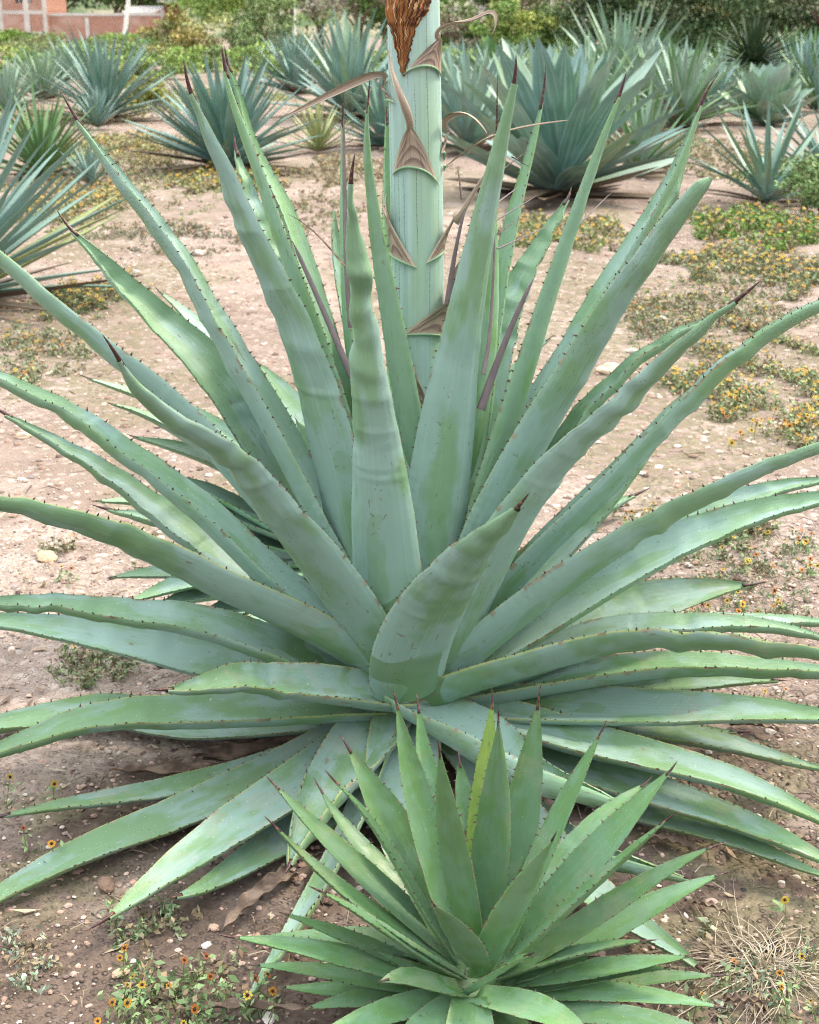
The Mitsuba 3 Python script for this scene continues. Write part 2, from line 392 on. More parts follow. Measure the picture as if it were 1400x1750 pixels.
def leaf(parent, pts, y, dy, W, B=75, roll=0.0, wr=1.0, spine=None, mat='mat_leaf', p=1.0, pup=False, curl=0.0, tooth=0.022, thick=0.019, spine_len=0.055,
         up=None, tl=0.0055, blunt=False, label=None, prof=None, tube_=0):
    """One leaf from its middle line in the photograph (base to tip) and its depth: y metres away at the base, y + dy at the tip.
    W: width in metres, B: degrees through which the section is bent into a channel, roll: turn about its own length."""
    LEAF_ID[0] += 1
    lid = LEAF_ID[0]
    r = np.random.default_rng(1000 + lid)
    pts = np.asarray(pts, float)
    d = np.r_[0, np.cumsum(np.linalg.norm(np.diff(pts, axis=0), axis=1))]
    tau = (d / d[-1]) ** p
    ys = [min(y + dy * q, ground_y(v) - 0.03) for q, (u, v) in zip(tau, pts)]
    P = np.array([at(u, v, yy) for (u, v), yy in zip(pts, ys)])
    C = spline(P, step=0.0075 if not pup else 0.007)
    n = len(C)
    t = np.linspace(0, 1, n)
    Lm = np.linalg.norm(np.diff(C, axis=0), axis=1).sum()
    Tn = np.gradient(C, axis=0)
    Tn /= np.linalg.norm(Tn, axis=1, keepdims=True)
    h = (P[-1] - P[0]) * [1, 1, 0] if up is None else np.array([up[0], up[1], 0.0])
    h /= np.linalg.norm(h) + 1e-9
    S = np.cross([0, 0, 1.0], h)[None] + 0 * Tn
    S -= (S * Tn).sum(1, keepdims=True) * Tn
    S /= np.linalg.norm(S, axis=1, keepdims=True)
    N = np.cross(Tn, S)
    rl = np.radians(roll + curl * t)[:, None]
    S, N = S * np.cos(rl) + N * np.sin(rl), N * np.cos(rl) - S * np.sin(rl)
    w = W * np.interp(t, PUP_T if pup else WPROF_T, PUP_W if pup else (WPROF_W if mat == 'mat_leaf_low' else TAPER_W))
    if prof is not None:
        w = W * np.interp(t, WPROF_T, prof)
    if blunt:
        w = W * np.interp(t, [0, .2, .5, .9, .98, 1], [.9, 1, .85, .45, .3, .05])
    bend = np.radians(B) * (0.8 + 0.25 * t) + np.radians(25 if pup else 70 if mat == 'mat_leaf_low' else 85) * np.clip((t - 0.62) / 0.38, 0, 1) ** 1.5
    if tube_:
        bend = bend + np.radians(tube_) * np.clip((t - 0.15) / 0.45, 0, 1) ** 1.2
    th = thick * np.interp(t, [0, .3, .8, 1], [1.35, 1.0, .55, .3]) * (W / 0.15 if W < 0.15 else 1)
    # crimped wrinkles of the outer half
    wk = np.zeros(n)
    tk, amp = [], []
    if wr:
        x = 0.42
        while x < 0.95:
            x += r.uniform(0.03, 0.12)
            tk.append(x)
            amp.append(r.choice([-1, 1]) * r.uniform(0.002, 0.0065) * wr * np.interp(x, [.4, .6, .85, 1], [.4, 1, 1, .3]))
        for a, b in zip(tk, amp):
            wk += b * np.exp(-((t - a) / 0.022) ** 2)
        C = C + N * (wk * 0.5 + 0.016 * wr * (meshkit.fbm(np.stack([t * 9 + lid * 3.3, 0 * t, 0 * t], -1), 2) - 0.5) * np.clip(t - 0.25, 0, 0.6))[:, None]
        w = w * (1 + wk * 7)
    nt = max(6, int(Lm / tooth))
    ph = (t * nt) % 1.0
    w = w + (0.0042 if not pup else 0.0018) * (np.abs(ph - 0.5) * 2) ** 3 * np.clip(1.0 - t, 0, 1)
    m = 13
    s = np.sin(np.linspace(-np.pi / 2, np.pi / 2, m)) / 2
    bend = np.minimum(bend, 5.6)
    bs = bend[:, None] * s[None]
    R = (w / bend)[:, None]
    X = R * np.sin(bs)
    Z = R * (1 - np.cos(bs))
    Z = Z - Z.mean(1, keepdims=True) * 0.8
    nx, nz = -np.sin(bs), np.cos(bs)
    wav = np.zeros((n, m))
    for a, b in zip(tk, amp):
        sk = r.uniform(-0.05, 0.05)
        wav += b * 0.9 * np.exp(-((t[:, None] - a - sk * s[None]) / 0.019) ** 2) * (1 + 0.6 * np.sin(s[None] * 5 + lid + a * 30))
    for x in r.uniform(0.4, 0.92, int(5 * wr) if wr > .4 else 0):
        wav -= 0.0035 * r.uniform(.4, 1) * np.exp(-((t[:, None] - x - r.uniform(-.04, .04) * s[None]) / 0.005) ** 2) * np.clip(1.1 - 1.6 * np.abs(s[None] - r.uniform(-.3, .3)), 0, 1)
    wav += 0.0015 * (meshkit.noise(np.stack([t[:, None] * 22 + 0 * s[None], s[None] * 3 + 0 * t[:, None], 0 * wav + lid], -1)) - 0.5)
    tt = th[:, None] * np.sqrt(np.clip(1 - (2 * s[None]) ** 2, 0, 1)) ** 1.2
    ad = C[:, None] + (X + nx * wav)[..., None] * S[:, None] + (Z + nz * wav)[..., None] * N[:, None]
    ab = C[:, None] + (X - nx * (tt - wav))[..., None] * S[:, None] + (Z - nz * (tt - wav))[..., None] * N[:, None]
    f = grid_faces(n, m)
    V = np.vstack([ad.reshape(-1, 3), ab.reshape(-1, 3)])
    F = np.vstack([f, f[:, ::-1] + n * m])
    su = np.broadcast_to(s + 0.5, (n, m))
    tv = np.broadcast_to(t[:, None], (n, m))
    UV = np.vstack([np.stack([lid * 4 + su, tv], -1).reshape(-1, 2), np.stack([lid * 4 + 2 + su, tv], -1).reshape(-1, 2)])
    k = put('leaf', mikit.ply((V, F), mat, smooth=True, uv=UV), parent, label=label)
    # teeth along both margins
    tb = MB()
    pos = (np.arange(nt) + 0.0) / nt
    for side, col in ((-1, 0), (1, m - 1)):
        for q in pos[1:]:
            if q > 0.97 or r.random() < 0.04:
                continue
            i = min(int(q * (n - 1)), n - 2)
            b0 = ad[i, col]
            o = ad[i, col] - ad[i, col - side]
            o /= np.linalg.norm(o) + 1e-9
            nn = np.cross(o, Tn[i])
            L = tl * r.uniform(0.45, 1.5) * np.interp(q, [0, .15, .6, 1], [.6, .9, 1.1, .7])
            hb = L * 0.36
            apex = b0 + o * L + Tn[i] * L * r.uniform(-0.5, 0.5)
            base = [b0 - Tn[i] * hb - o * L * .2, b0 + Tn[i] * hb - o * L * .2, b0 + nn * hb * .8 - o * L * .2, b0 - nn * hb * .8 - o * L * .2]
            tb.add(base + [apex], [[0, 2, 4], [2, 1, 4], [1, 3, 4], [3, 0, 4]])
    put('teeth', tb.ply('mat_tooth'), k, kind='stuff')
    if spine_len or spine is not None:
        c0 = C[-3]
        if spine is not None:
            e = at(spine[0], spine[1], c0[1] + Tn[-3][1] * 0.05)
        else:
            e = c0 + Tn[-3] * spine_len
        L = np.linalg.norm(e - c0)
        q = np.linspace(0, 1, 9)
        mid = c0 + Tn[-3] * L * 0.5
        cur = ((1 - q) ** 2)[:, None] * c0 + (2 * q * (1 - q))[:, None] * mid + (q ** 2)[:, None] * e
        r0_ = min(max(0.0018, w[-3] * 0.5), 0.0052 if not pup else 0.0026)
        put('spine', mikit.ply(tube(cur, r0_ * (1 - q) ** 0.75 + 0.0003, 8), 'mat_spine', smooth=True), k)
    return k

# ------------------------------------------------------------------ the large agave
A = thing('agave', 'large blue-green agave filling the picture with a thick flower stalk rising from its centre', 'agave')
AX, AY = 0.0, 3.02
# squat stem that carries the leaves
q = np.linspace(0, 1, 12)
core = tube(np.stack([0 * q + AX, 0 * q + AY, -0.05 + 0.55 * q], -1), 0.12 * np.sqrt(np.clip(1 - q ** 2, 0.02, 1)), 20)
put('stem', mikit.ply(core, 'mat_leaf_low', smooth=True, uv=np.zeros((len(core[0]), 2))), A)


def M(pts, y, dy, W, **k):
    low = k.get('mat') == LO
    k['wr'] = k.get('wr', 1) * (1 if 'prof' in k else .7)
    if 'prof' not in k:
        k['B'] = k.get('B', 75) * (1.1 if low else 1.2)
    return leaf(A, pts, y, dy, W * ((1.0 if y + dy < 2.7 and len(pts) > 5 and pts[-1][1] > 1350 else 1.12) if low else 1.0 if 'prof' in k else 1.22), **k)


IN, LO = 'mat_leaf_inner', 'mat_leaf_low'
# --- steep inner leaves
M([(676, 1140), (660, 980), (648, 820), (634, 680), (621, 560), (613, 450), (603, 380), (600, 312)], 2.90, -.28, .172, B=105, up=(-.15, -1), spine=(607, 262), wr=1.5, prof=STEEP)
M([(735, 1010), (748, 880), (768, 720), (800, 520), (836, 340), (866, 200), (879, 142)], 2.96, -.12, .165, B=105, up=(.35, -1), spine=(882, 92), wr=.35, prof=STEEP)
M([(632, 1060), (592, 880), (545, 690), (482, 510), (430, 400), (382, 285), (345, 205), (326, 160)], 2.98, -.12, .155, B=75, up=(-.8, -1), spine=(314, 100), wr=.7, prof=TAPER_W)
M([(640, 900), (586, 700), (530, 530), (478, 390), (432, 260), (402, 180), (386, 122)], 3.06, .02, .11, B=90, up=(-1, -.12), spine=(379, 78), wr=.15, mat=IN)
M([(650, 900), (590, 700), (530, 480), (480, 340), (430, 240), (408, 160), (390, 112)], 3.12, .10, .09, B=60, up=(-1, .5), spine=(384, 78), wr=.15, mat=IN)
M([(560, 640), (500, 520), (450, 400), (425, 330), (412, 285), (404, 255)], 3.16, .2, .10, B=60, up=(-1, 1), spine=(399, 225), wr=1.2)
M([(715, 800), (695, 690), (668, 540), (645, 410), (630, 290), (627, 215), (629, 180)], 2.985, -.10, .062, B=80, up=(-.3, -1), spine=(632, 135), wr=.15, mat=IN, prof=TAPER_W)
M([(640, 760), (606, 620), (592, 480), (588, 330), (586, 215)], 3.05, .06, .062, B=95, up=(-1, .1), spine=(587, 155), wr=.1, mat=IN)
M([(650, 760), (618, 600), (590, 500), (575, 420), (572, 360)], 3.14, .16, .08, B=60, up=(-.7, .7), spine_len=0, wr=.2)
M([(690, 800), (680, 600), (668, 450), (663, 330), (661, 200)], 3.11, .10, .06, B=60, up=(-.4, .8), spine_len=.04, wr=.1, mat=IN)
M([(790, 860), (822, 690), (850, 500), (878, 370), (905, 265), (926, 175)], 3.10, .12, .075, B=70, up=(.6, .5), spine=(933, 110), wr=.2, mat=IN)
M([(785, 820), (815, 700), (836, 560), (843, 430), (846, 340)], 3.05, .05, .075, B=60, up=(.5, -.5), spine=(850, 130), wr=.1, mat=IN)
M([(795, 990), (840, 810), (888, 660), (935, 510), (985, 365), (1025, 250), (1058, 165)], 3.0, -.02, .10, B=80, up=(1, -.5), spine=(1071, 122), wr=.15, mat=IN)
M([(800, 820), (845, 600), (880, 500), (912, 440), (945, 380), (970, 340)], 3.14, .25, .11, B=60, up=(.6, .9), spine=(977, 318), wr=1.4)
M([(815, 960), (900, 760), (975, 600), (1040, 480), (1110, 370), (1160, 275), (1196, 180)], 3.06, .10, .125, B=85, roll=10, up=(1, -.05), spine=(1228, 127), wr=.3)
M([(840, 860), (930, 690), (1010, 560), (1075, 455), (1125, 370), (1165, 280), (1176, 245)], 3.12, .16, .12, B=75, up=(1, .5), spine=(1192, 222), wr=1.2)
M([(790, 1010), (860, 850), (930, 720), (1010, 590), (1075, 485), (1140, 395), (1190, 330), (1214, 303)], 2.98, -.10, .165, B=75, up=(1, -.7), spine_len=0, wr=.5, blunt=True, label='leaf with a blunt cut tip and no spine')
# --- left, mid height
M([(640, 1010), (560, 890), (480, 740), (405, 610), (330, 480), (262, 375), (190, 285), (132, 205)], 3.02, .02, .165, B=88, roll=-12, up=(-1, -.22), spine=(106, 160), wr=.9)
M([(630, 1030), (570, 930), (500, 830), (430, 720), (355, 625), (270, 540), (190, 460), (124, 395)], 3.08, .10, .15, B=80, roll=-34, up=(-1, .18), spine=(96, 357), wr=1.2)
M([(620, 1050), (520, 930), (420, 820), (330, 720), (230, 630), (120, 545), (30, 465), (-60, 390), (-150, 335)], 3.04, .05, .135, B=90, roll=16, up=(-1, -.25), wr=.8)
M([(648, 1115), (600, 1040), (540, 955), (480, 880), (410, 800), (340, 745), (265, 690), (205, 615)], 2.90, -.42, .145, B=85, up=(-.7, -1), spine=(174, 570), wr=1.3)
M([(630, 1110), (540, 1045), (440, 960), (340, 865), (240, 790), (140, 722), (40, 668), (-60, 625), (-150, 600)], 2.99, -.06, .135, B=92, roll=-6, up=(-1, -.15), wr=1.2)
M([(610, 1100), (500, 1040), (400, 970), (290, 890), (200, 820), (100, 758), (10, 708)], 3.06, .06, .13, B=85, roll=-12, up=(-1, -.05), spine=(-20, 690), wr=.9)
M([(650, 1140), (560, 1085), (470, 1040), (380, 1000), (280, 950), (180, 908), (80, 878), (-20, 852), (-130, 832)], 2.93, -.30, .14, B=85, roll=28, up=(-1, -.5), wr=.9, mat='mat_leaf_low')
M([(600, 1080), (520, 1030), (430, 970), (340, 915), (250, 885), (185, 870)], 3.10, .16, .13, B=65, up=(-1, .25), spine=(155, 862), wr=.6)
M([(640, 1150), (540, 1130), (440, 1095), (340, 1065), (240, 1050), (140, 1038), (30, 1030), (-100, 1035)], 2.97, -.18, .13, B=92, roll=-8, up=(-1, -.2), wr=.9)
M([(620, 1160), (520, 1142), (420, 1132), (310, 1115), (200, 1092), (100, 1075), (0, 1062), (-110, 1060)], 3.04, -.05, .14, B=78, roll=-22, up=(-1, -.05), wr=.4)
M([(690, 1185), (620, 1180), (550, 1172), (480, 1168), (410, 1162), (340, 1172), (285, 1178)], 2.88, -.35, .135, B=95, up=(-1, -.6), roll=-12, spine=(252, 1179), wr=.7, mat=LO)
M([(660, 1205), (560, 1205), (450, 1212), (340, 1218), (240, 1222), (150, 1232), (70, 1258), (-20, 1290), (-90, 1320)], 2.92, -.30, .145, B=88, up=(-1, -.35), roll=-2, wr=.7, mat=LO)
M([(640, 1215), (520, 1222), (400, 1232), (280, 1232), (180, 1215), (80, 1225), (-40, 1242), (-120, 1255)], 3.02, -.05, .13, B=70, up=(-1, 0), roll=-14, wr=.3, mat=LO)
M([(600, 1150), (470, 1190), (330, 1225), (220, 1222), (120, 1218), (20, 1240), (-80, 1262)], 3.10, .10, .12, B=60, up=(-1, .1), wr=.3, mat=LO)
# --- left, low leaves that sag to the soil
M([(650, 1225), (560, 1270), (450, 1310), (340, 1338), (230, 1358), (120, 1374), (5, 1394)], 2.98, -.35, .11, B=65, up=(-1, -.4), wr=.15, mat=LO)
M([(655, 1225), (580, 1260), (480, 1315), (380, 1360), (280, 1402), (180, 1440), (80, 1486), (-30, 1548), (-80, 1580)], 2.95, -.58, .145, B=55, up=(-1, -.6), wr=.2, mat=LO)
M([(665, 1225), (600, 1275), (510, 1340), (420, 1400), (330, 1462), (250, 1520), (185, 1568)], 2.92, -.66, .155, B=60, up=(-1, -.9), spine=(145, 1592), wr=.2, mat=LO)
M([(660, 1230), (600, 1330), (540, 1400), (460, 1450), (380, 1500), (300, 1532)], 2.95, -.62, .13, B=50, up=(-1, -.8), spine_len=.03, wr=.2, mat=LO)
M([(668, 1215), (635, 1250), (600, 1300), (560, 1350), (530, 1400), (510, 1440), (495, 1480)], 2.88, -.50, .175, B=62, up=(-.7, -1), spine=(483, 1498), wr=.3, tube_=120, mat=LO, label='greyish front leaf rolled to a point near the small agave')
M([(672, 1225), (640, 1310), (590, 1430), (530, 1540), (470, 1640), (415, 1715)], 2.86, -.78, .10, B=60, up=(-.6, -1), roll=38, spine_len=.03, wr=.15, mat=LO)
M([(695, 1215), (690, 1290), (690, 1380), (695, 1460), (690, 1540)], 2.86, -.50, .15, B=50, up=(0, -1), spine_len=.03, wr=.1, mat=LO)
# --- front
M([(698, 1178), (705, 1120), (738, 1045), (785, 975), (838, 915), (884, 868)], 2.84, -.36, .188, B=72, up=(.55, -1), roll=-12, spine=(905, 842), wr=.6, prof=[.9, .97, 1, .98, .84, .55, .3, .08], label='short broad leaf leaning forward over the centre')
M([(705, 1195), (760, 1225), (830, 1272), (900, 1318), (970, 1345), (1030, 1364), (1065, 1376)], 2.86, -.50, .19, B=75, up=(.8, -1), roll=-15, spine=(1084, 1380), wr=.3, tube_=170, mat='mat_leaf', label='front leaf curled into a pale pointed tube')
M([(790, 1250), (850, 1340), (930, 1410), (1030, 1462), (1110, 1486), (1180, 1505)], 2.88, -.55, .12, B=110, up=(.8, -.8), spine=(1235, 1518), wr=.3, tube_=150, mat=LO)
M([(760, 1240), (860, 1360), (960, 1470), (1060, 1560), (1140, 1615), (1200, 1660)], 2.86, -.75, .12, B=45, up=(.7, -.9), spine_len=.03, wr=.1, mat=LO)
# --- right
M([(770, 1110), (810, 1020), (870, 905), (940, 805), (1020, 725), (1100, 655), (1180, 580), (1258, 515)], 2.92, -.38, .155, B=85, up=(1, -.85), spine=(1302, 478), wr=1.2)
M([(800, 1020), (880, 900), (980, 730), (1060, 640), (1150, 575), (1240, 530)], 3.06, .08, .11, B=80, up=(1, .1), spine_len=.03, wr=1.0)
M([(780, 1090), (850, 1010), (940, 915), (1040, 820), (1140, 715), (1250, 615), (1350, 545), (1440, 505), (1530, 470)], 3.0, -.04, .155, B=88, roll=-4, up=(1, -.25), wr=.9)
M([(800, 1080), (880, 1000), (960, 930), (1040, 850), (1120, 760)], 3.05, .10, .13, B=70, roll=20, up=(1, .1), spine_len=.04, wr=.2)
M([(830, 1060), (900, 990), (960, 930), (1020, 880), (1085, 846)], 3.14, .28, .13, B=60, up=(1, .6), spine=(1112, 833), wr=.5)
M([(770, 1140), (860, 1065), (960, 990), (1060, 925), (1170, 862), (1280, 810), (1390, 765), (1480, 735)], 2.94, -.22, .14, B=85, roll=-18, up=(1, -.45), wr=.9)
M([(790, 1135), (880, 1080), (980, 1020), (1080, 965), (1180, 918), (1290, 878), (1400, 852), (1490, 842)], 3.02, -.02, .15, B=82, roll=22, up=(1, -.1), wr=.6)
M([(820, 1100), (920, 1050), (1020, 985), (1130, 910), (1240, 862), (1340, 832), (1430, 815)], 3.08, .10, .13, B=70, roll=22, up=(1, .15), wr=.6)
M([(800, 1140), (880, 1110), (980, 1065), (1080, 1038), (1180, 1014), (1280, 1000)], 3.10, .12, .165, B=62, roll=24, up=(1, .3), spine=(1312, 993), wr=.3, mat=LO)
M([(810, 1165), (900, 1135), (1000, 1095), (1100, 1072), (1200, 1066), (1310, 1070), (1430, 1100)], 3.05, .02, .13, B=75, up=(1, .1), wr=.7)
M([(880, 1150), (980, 1110), (1100, 1080), (1230, 1066), (1350, 1062), (1450, 1070)], 3.10, .12, .13, B=65, up=(1, .2), wr=.5)
M([(745, 1185), (800, 1160), (900, 1132), (1000, 1105), (1100, 1090), (1200, 1092), (1310, 1103), (1420, 1118), (1500, 1130)], 2.90, -.30, .15, B=88, roll=-22, up=(1, -.45), wr=1.0, mat=LO)
M([(780, 1190), (880, 1172), (980, 1155), (1080, 1142), (1190, 1135), (1300, 1142), (1420, 1150), (1500, 1160)], 2.99, -.12, .15, B=85, roll=-8, up=(1, -.15), wr=.6, mat=LO)
M([(820, 1195), (920, 1180), (1030, 1172), (1140, 1163), (1240, 1160), (1330, 1162)], 3.06, .02, .14, B=65, up=(1, .1), roll=12, spine_len=.04, wr=.2, mat=LO)
M([(780, 1200), (880, 1205), (980, 1208), (1090, 1212), (1200, 1214), (1310, 1217), (1420, 1228), (1490, 1240)], 2.95, -.22, .14, B=75, roll=8, up=(1, -.25), wr=.3, mat=LO)
M([(810, 1210), (920, 1225), (1030, 1235), (1130, 1248), (1230, 1268), (1330, 1295), (1420, 1315)], 3.0, -.18, .115, B=70, up=(1, -.1), spine_len=.04, wr=.2, mat=LO)
M([(770, 1205), (860, 1225), (960, 1255), (1070, 1285), (1180, 1312), (1280, 1345), (1370, 1385), (1440, 1420)], 2.92, -.42, .15, B=72, up=(1, -.5), wr=.3, mat=LO)
M([(800, 1225), (890, 1270), (990, 1310), (1090, 1345), (1190, 1378), (1290, 1415), (1390, 1460), (1450, 1490)], 2.94, -.52, .145, B=65, up=(1, -.6), wr=.2, mat=LO)
M([(820, 1250), (920, 1310), (1030, 1365), (1140, 1400), (1240, 1430), (1340, 1470), (1420, 1500)], 2.96, -.55, .11, B=55, up=(1, -.6), wr=.2, mat=LO)
M([(900, 1190), (1000, 1215), (1100, 1232), (1190, 1247), (1260, 1250)], 3.05, .0, .09, B=70, up=(1, .1), wr=.2, mat=LO)


# --- withered leaves hanging round the stem under the green ones
for i in range(26):
    r = np.random.default_rng(60 + i)
    a = -2.2 + i * 0.2418 + r.uniform(-.1, .1) - 1.0
    l = r.uniform(.3, .55)
    d = np.array([math.cos(a), math.sin(a)])
    P = spline([[AX + d[0] * .07, AY + d[1] * .07, .10 + r.uniform(-.03, .03)], [AX + d[0] * l * .45, AY + d[1] * l * .45, .055 + r.uniform(-.02, .01)], [AX + d[0] * l, AY + d[1] * l, .025]], n=22)
    t = np.linspace(0, 1, 22)
    sd = np.array([-d[1], d[0], r.uniform(-.4, .4)])
    s = np.linspace(-1, 1, 9)
    w = r.uniform(.045, .075) * np.interp(t, [0, .3, 1], [.9, 1, .12])[:, None] * (1 + .12 * np.sin(t * 21 + i)[:, None])
    V = P[:, None] + (w * s)[..., None] * sd + np.stack([0 * w * s, 0 * w * s, w * .45 * s ** 2 + .008 * np.sin(t * 19 + i)[:, None] * s], -1)
    V2 = V - np.array([0, 0, .005])
    UV = np.stack([np.broadcast_to((s + 1) / 2, (22, 9)), np.broadcast_to(t[:, None] * 3, (22, 9))], -1).reshape(-1, 2)
    f = grid_faces(22, 9)
    put('dead_leaf', mikit.ply((np.vstack([V.reshape(-1, 3), V2.reshape(-1, 3)]), np.vstack([f, f[:, ::-1] + 198])), 'mat_dead', smooth=True, uv=np.vstack([UV, UV])), A)


# --- the flower stalk, its papery bracts and the torn wound near the top
def axis(z):
    """Centre of the flower stalk at a height."""
    return np.array([0.017 - 0.018 * np.clip(z - 1.2, 0, 9) + 0.01 * (1.2 - np.minimum(z, 1.2)) * 0, 3.04])


def stalk_r(z):
    return 0.062 - 0.006 * np.clip(z - 0.3, 0, 1.5) - 0.02 * np.clip(z - 1.8, 0, 3)


zs = np.linspace(0.15, 3.3, 200)
na = 64
an = np.linspace(0, 2 * np.pi, na + 1)
nodes = np.array([0.55, 0.80, 1.02, 1.17, 1.34, 1.5, 1.72, 1.95, 2.2, 2.45, 2.7])
rr = np.array([stalk_r(z) for z in zs]) * np.where(zs > 3.1, np.sqrt(np.clip((3.3 - zs) / 0.2, 0.0, 1)), 1)
cx = np.array([axis(z) for z in zs])
ridge = 1 + 0.006 * np.sin(an[None] * 7 + zs[:, None] * 2) + 0.008 * (meshkit.noise(np.stack([np.cos(an)[None] * 3 + 0 * zs[:, None], np.sin(an)[None] * 3 + 0 * zs[:, None], zs[:, None] * 6 + 0 * an[None]], -1)) - 0.5)
V = np.stack([cx[:, :1] + rr[:, None] * ridge * np.cos(an), cx[:, 1:] + rr[:, None] * ridge * np.sin(an), zs[:, None] + 0 * an], -1)
UV = np.stack([np.broadcast_to(an / (2 * np.pi), V.shape[:2]), np.broadcast_to(zs[:, None], V.shape[:2])], -1)
ST = put('flower_stalk', mikit.ply((V.reshape(-1, 3), grid_faces(len(zs), na + 1)), 'mat_stalk', smooth=True, uv=UV.reshape(-1, 2)), A)


def on_stalk(u, v, out=0.0):
    """Angle and height on the stalk's near face under a pixel."""
    y = 2.98
    for _ in range(6):
        p = at(u, v, y)
        c = axis(p[2])
        R = stalk_r(p[2]) + out
        x = np.clip((p[0] - c[0]) / R, -0.99, 0.99)
        y = c[1] - R * math.sqrt(1 - x * x)
    return math.atan2(y - c[1], p[0] - c[0]), p[2]


def bract(left, right, top, rise, tail, w_tail, seed, twist=0.0, out=.012, wtop=.1):
    """Papery bract: clasps the stalk between two pixels at its foot, narrows to 'top', then runs on as a twisted tail through (u, v, y) points."""
    (a0, z0), (a1, z1), (at_, zt) = on_stalk(*left), on_stalk(*right), on_stalk(*top)
    n1, n2, m = 26, 40, 17
    s = np.linspace(-1, 1, m)
    rows, tv = [], []
    half0 = (a1 - a0) / 2
    for i in range(n1):
        q = i / (n1 - 1)
        half = half0 * (1 - q) ** 0.9 * (1 - wtop) + half0 * wtop
        ac = (a0 + a1) / 2 * (1 - q) + at_ * q
        zb = (z0 + z1) / 2 + s * (z1 - z0) / 2 + rise * (1 - s ** 2)
        z = zb * (1 - q) + zt * q
        ang = ac + s * half
        R = np.array([stalk_r(k) for k in z]) + 0.0025 + 0.004 * (1 - q) * (1 - s ** 2) + out * q ** 2 + 0.003 * q * np.sin(s * 5 + seed)
        c = np.array([axis(k) for k in z])
        rows.append(np.stack([c[:, 0] + R * np.cos(ang), c[:, 1] + R * np.sin(ang), z], -1))
        tv.append(q * 0.45)
    last = rows[-1]
    P = spline([last.mean(0)] + [at(*k) for k in tail], n=n2)
    Tt = np.gradient(P, axis=0)
    Tt /= np.linalg.norm(Tt, axis=1, keepdims=True)
    side0 = last[-1] - last[0]
    w0 = np.linalg.norm(side0) / 2
    side = side0 / (2 * w0)
    for i in range(1, n2):
        q = i / (n2 - 1)
        side = side - (side @ Tt[i]) * Tt[i]
        side /= np.linalg.norm(side)
        nrm = np.cross(Tt[i], side)
        if twist:
            a = twist / n2
            side = side * math.cos(a) + nrm * math.sin(a)
            nrm = np.cross(Tt[i], side)
        w = (w0 * (1 - min(1, q * 3)) + w_tail * min(1, q * 3)) * (1 - q ** 2 * 0.9)
        rows.append(P[i] + s[:, None] * w * side + (0.5 * w * (s ** 2 - 0.4))[:, None] * nrm)
        tv.append(0.45 + 0.55 * q)
    V = np.array(rows)
    n = len(V)
    UV = np.stack([np.broadcast_to((s + 1) / 2, (n, m)), np.broadcast_to(np.array(tv)[:, None], (n, m))], -1)
    th = np.cross(np.gradient(V, axis=0), np.gradient(V, axis=1))
    th /= np.linalg.norm(th, axis=2, keepdims=True) + 1e-9
    f = grid_faces(n, m)
    VV = np.vstack([(V + th * 0.0006).reshape(-1, 3), (V - th * 0.0006).reshape(-1, 3)])
    k = put('bract', mikit.ply((VV, np.vstack([f, f[:, ::-1] + n * m])), 'mat_bract', smooth=True, uv=np.vstack([UV.reshape(-1, 2)] * 2)), A)
    rim = rows[0].copy()
    rim[:, :2] += (rim[:, :2] - axis(rim[8, 2])) * 0.02
    v, fc = tube(rim, 0.0026 * np.sqrt(np.clip(1.02 - s ** 2, 0.02, 1)), 6)
    put('rim', mikit.ply((v, fc), 'mat_leaf_inner', smooth=True, uv=np.full((len(v), 2), 0.6)), k)
    return k


bract((673, 300), (748, 318), (703, 222), .030, [(697, 195, 2.95), (686, 165, 2.94), (672, 125, 2.95), (664, 85, 2.96)], .009, 1, twist=1.2)
bract((690, 128), (752, 134), (742, 68), .022, [(752, 50, 2.98), (775, 40, 2.98), (810, 33, 2.97), (843, 22, 2.96), (848, 32, 2.95), (840, 58, 2.95)], .009, 2, twist=2.0)
bract((659, 172), (677, 176), (662, 150), .004, [(655, 130, 3.02), (640, 128, 3.0), (600, 143, 2.98), (550, 168, 2.96), (487, 199, 2.94)], .010, 3, twist=.8)
bract((664, 430), (713, 458), (663, 352), .003, [(664, 370, 2.99), (660, 350, 3.0), (663, 330, 3.02)], .006, 4)
bract((727, 450), (767, 424), (764, 372), .003, [(790, 362, 2.97), (806, 335, 2.96), (824, 306, 2.95), (840, 285, 2.95)], .007, 5, twist=.5, out=.022, wtop=.3)
bract((687, 574), (760, 580), (757, 505), .014, [(775, 478, 2.97), (792, 445, 2.96), (812, 425, 2.96), (840, 400, 2.97)], .009, 6, twist=.5, out=.025, wtop=.28)
bract((752, 262), (768, 275), (766, 225), .008, [(770, 198, 3.0), (790, 193, 2.99), (815, 205, 2.98), (832, 228, 2.98)], .009, 7, twist=1.5)
bract((754, 285), (769, 290), (768, 280), .005, [(780, 270, 3.0), (800, 255, 2.98), (835, 236, 2.97), (905, 215, 2.96), (970, 205, 2.95)], .006, 8, twist=1.0)
bract((702, 690), (740, 720), (712, 650), .016, [(706, 630, 2.97), (702, 610, 2.98)], .005, 9)

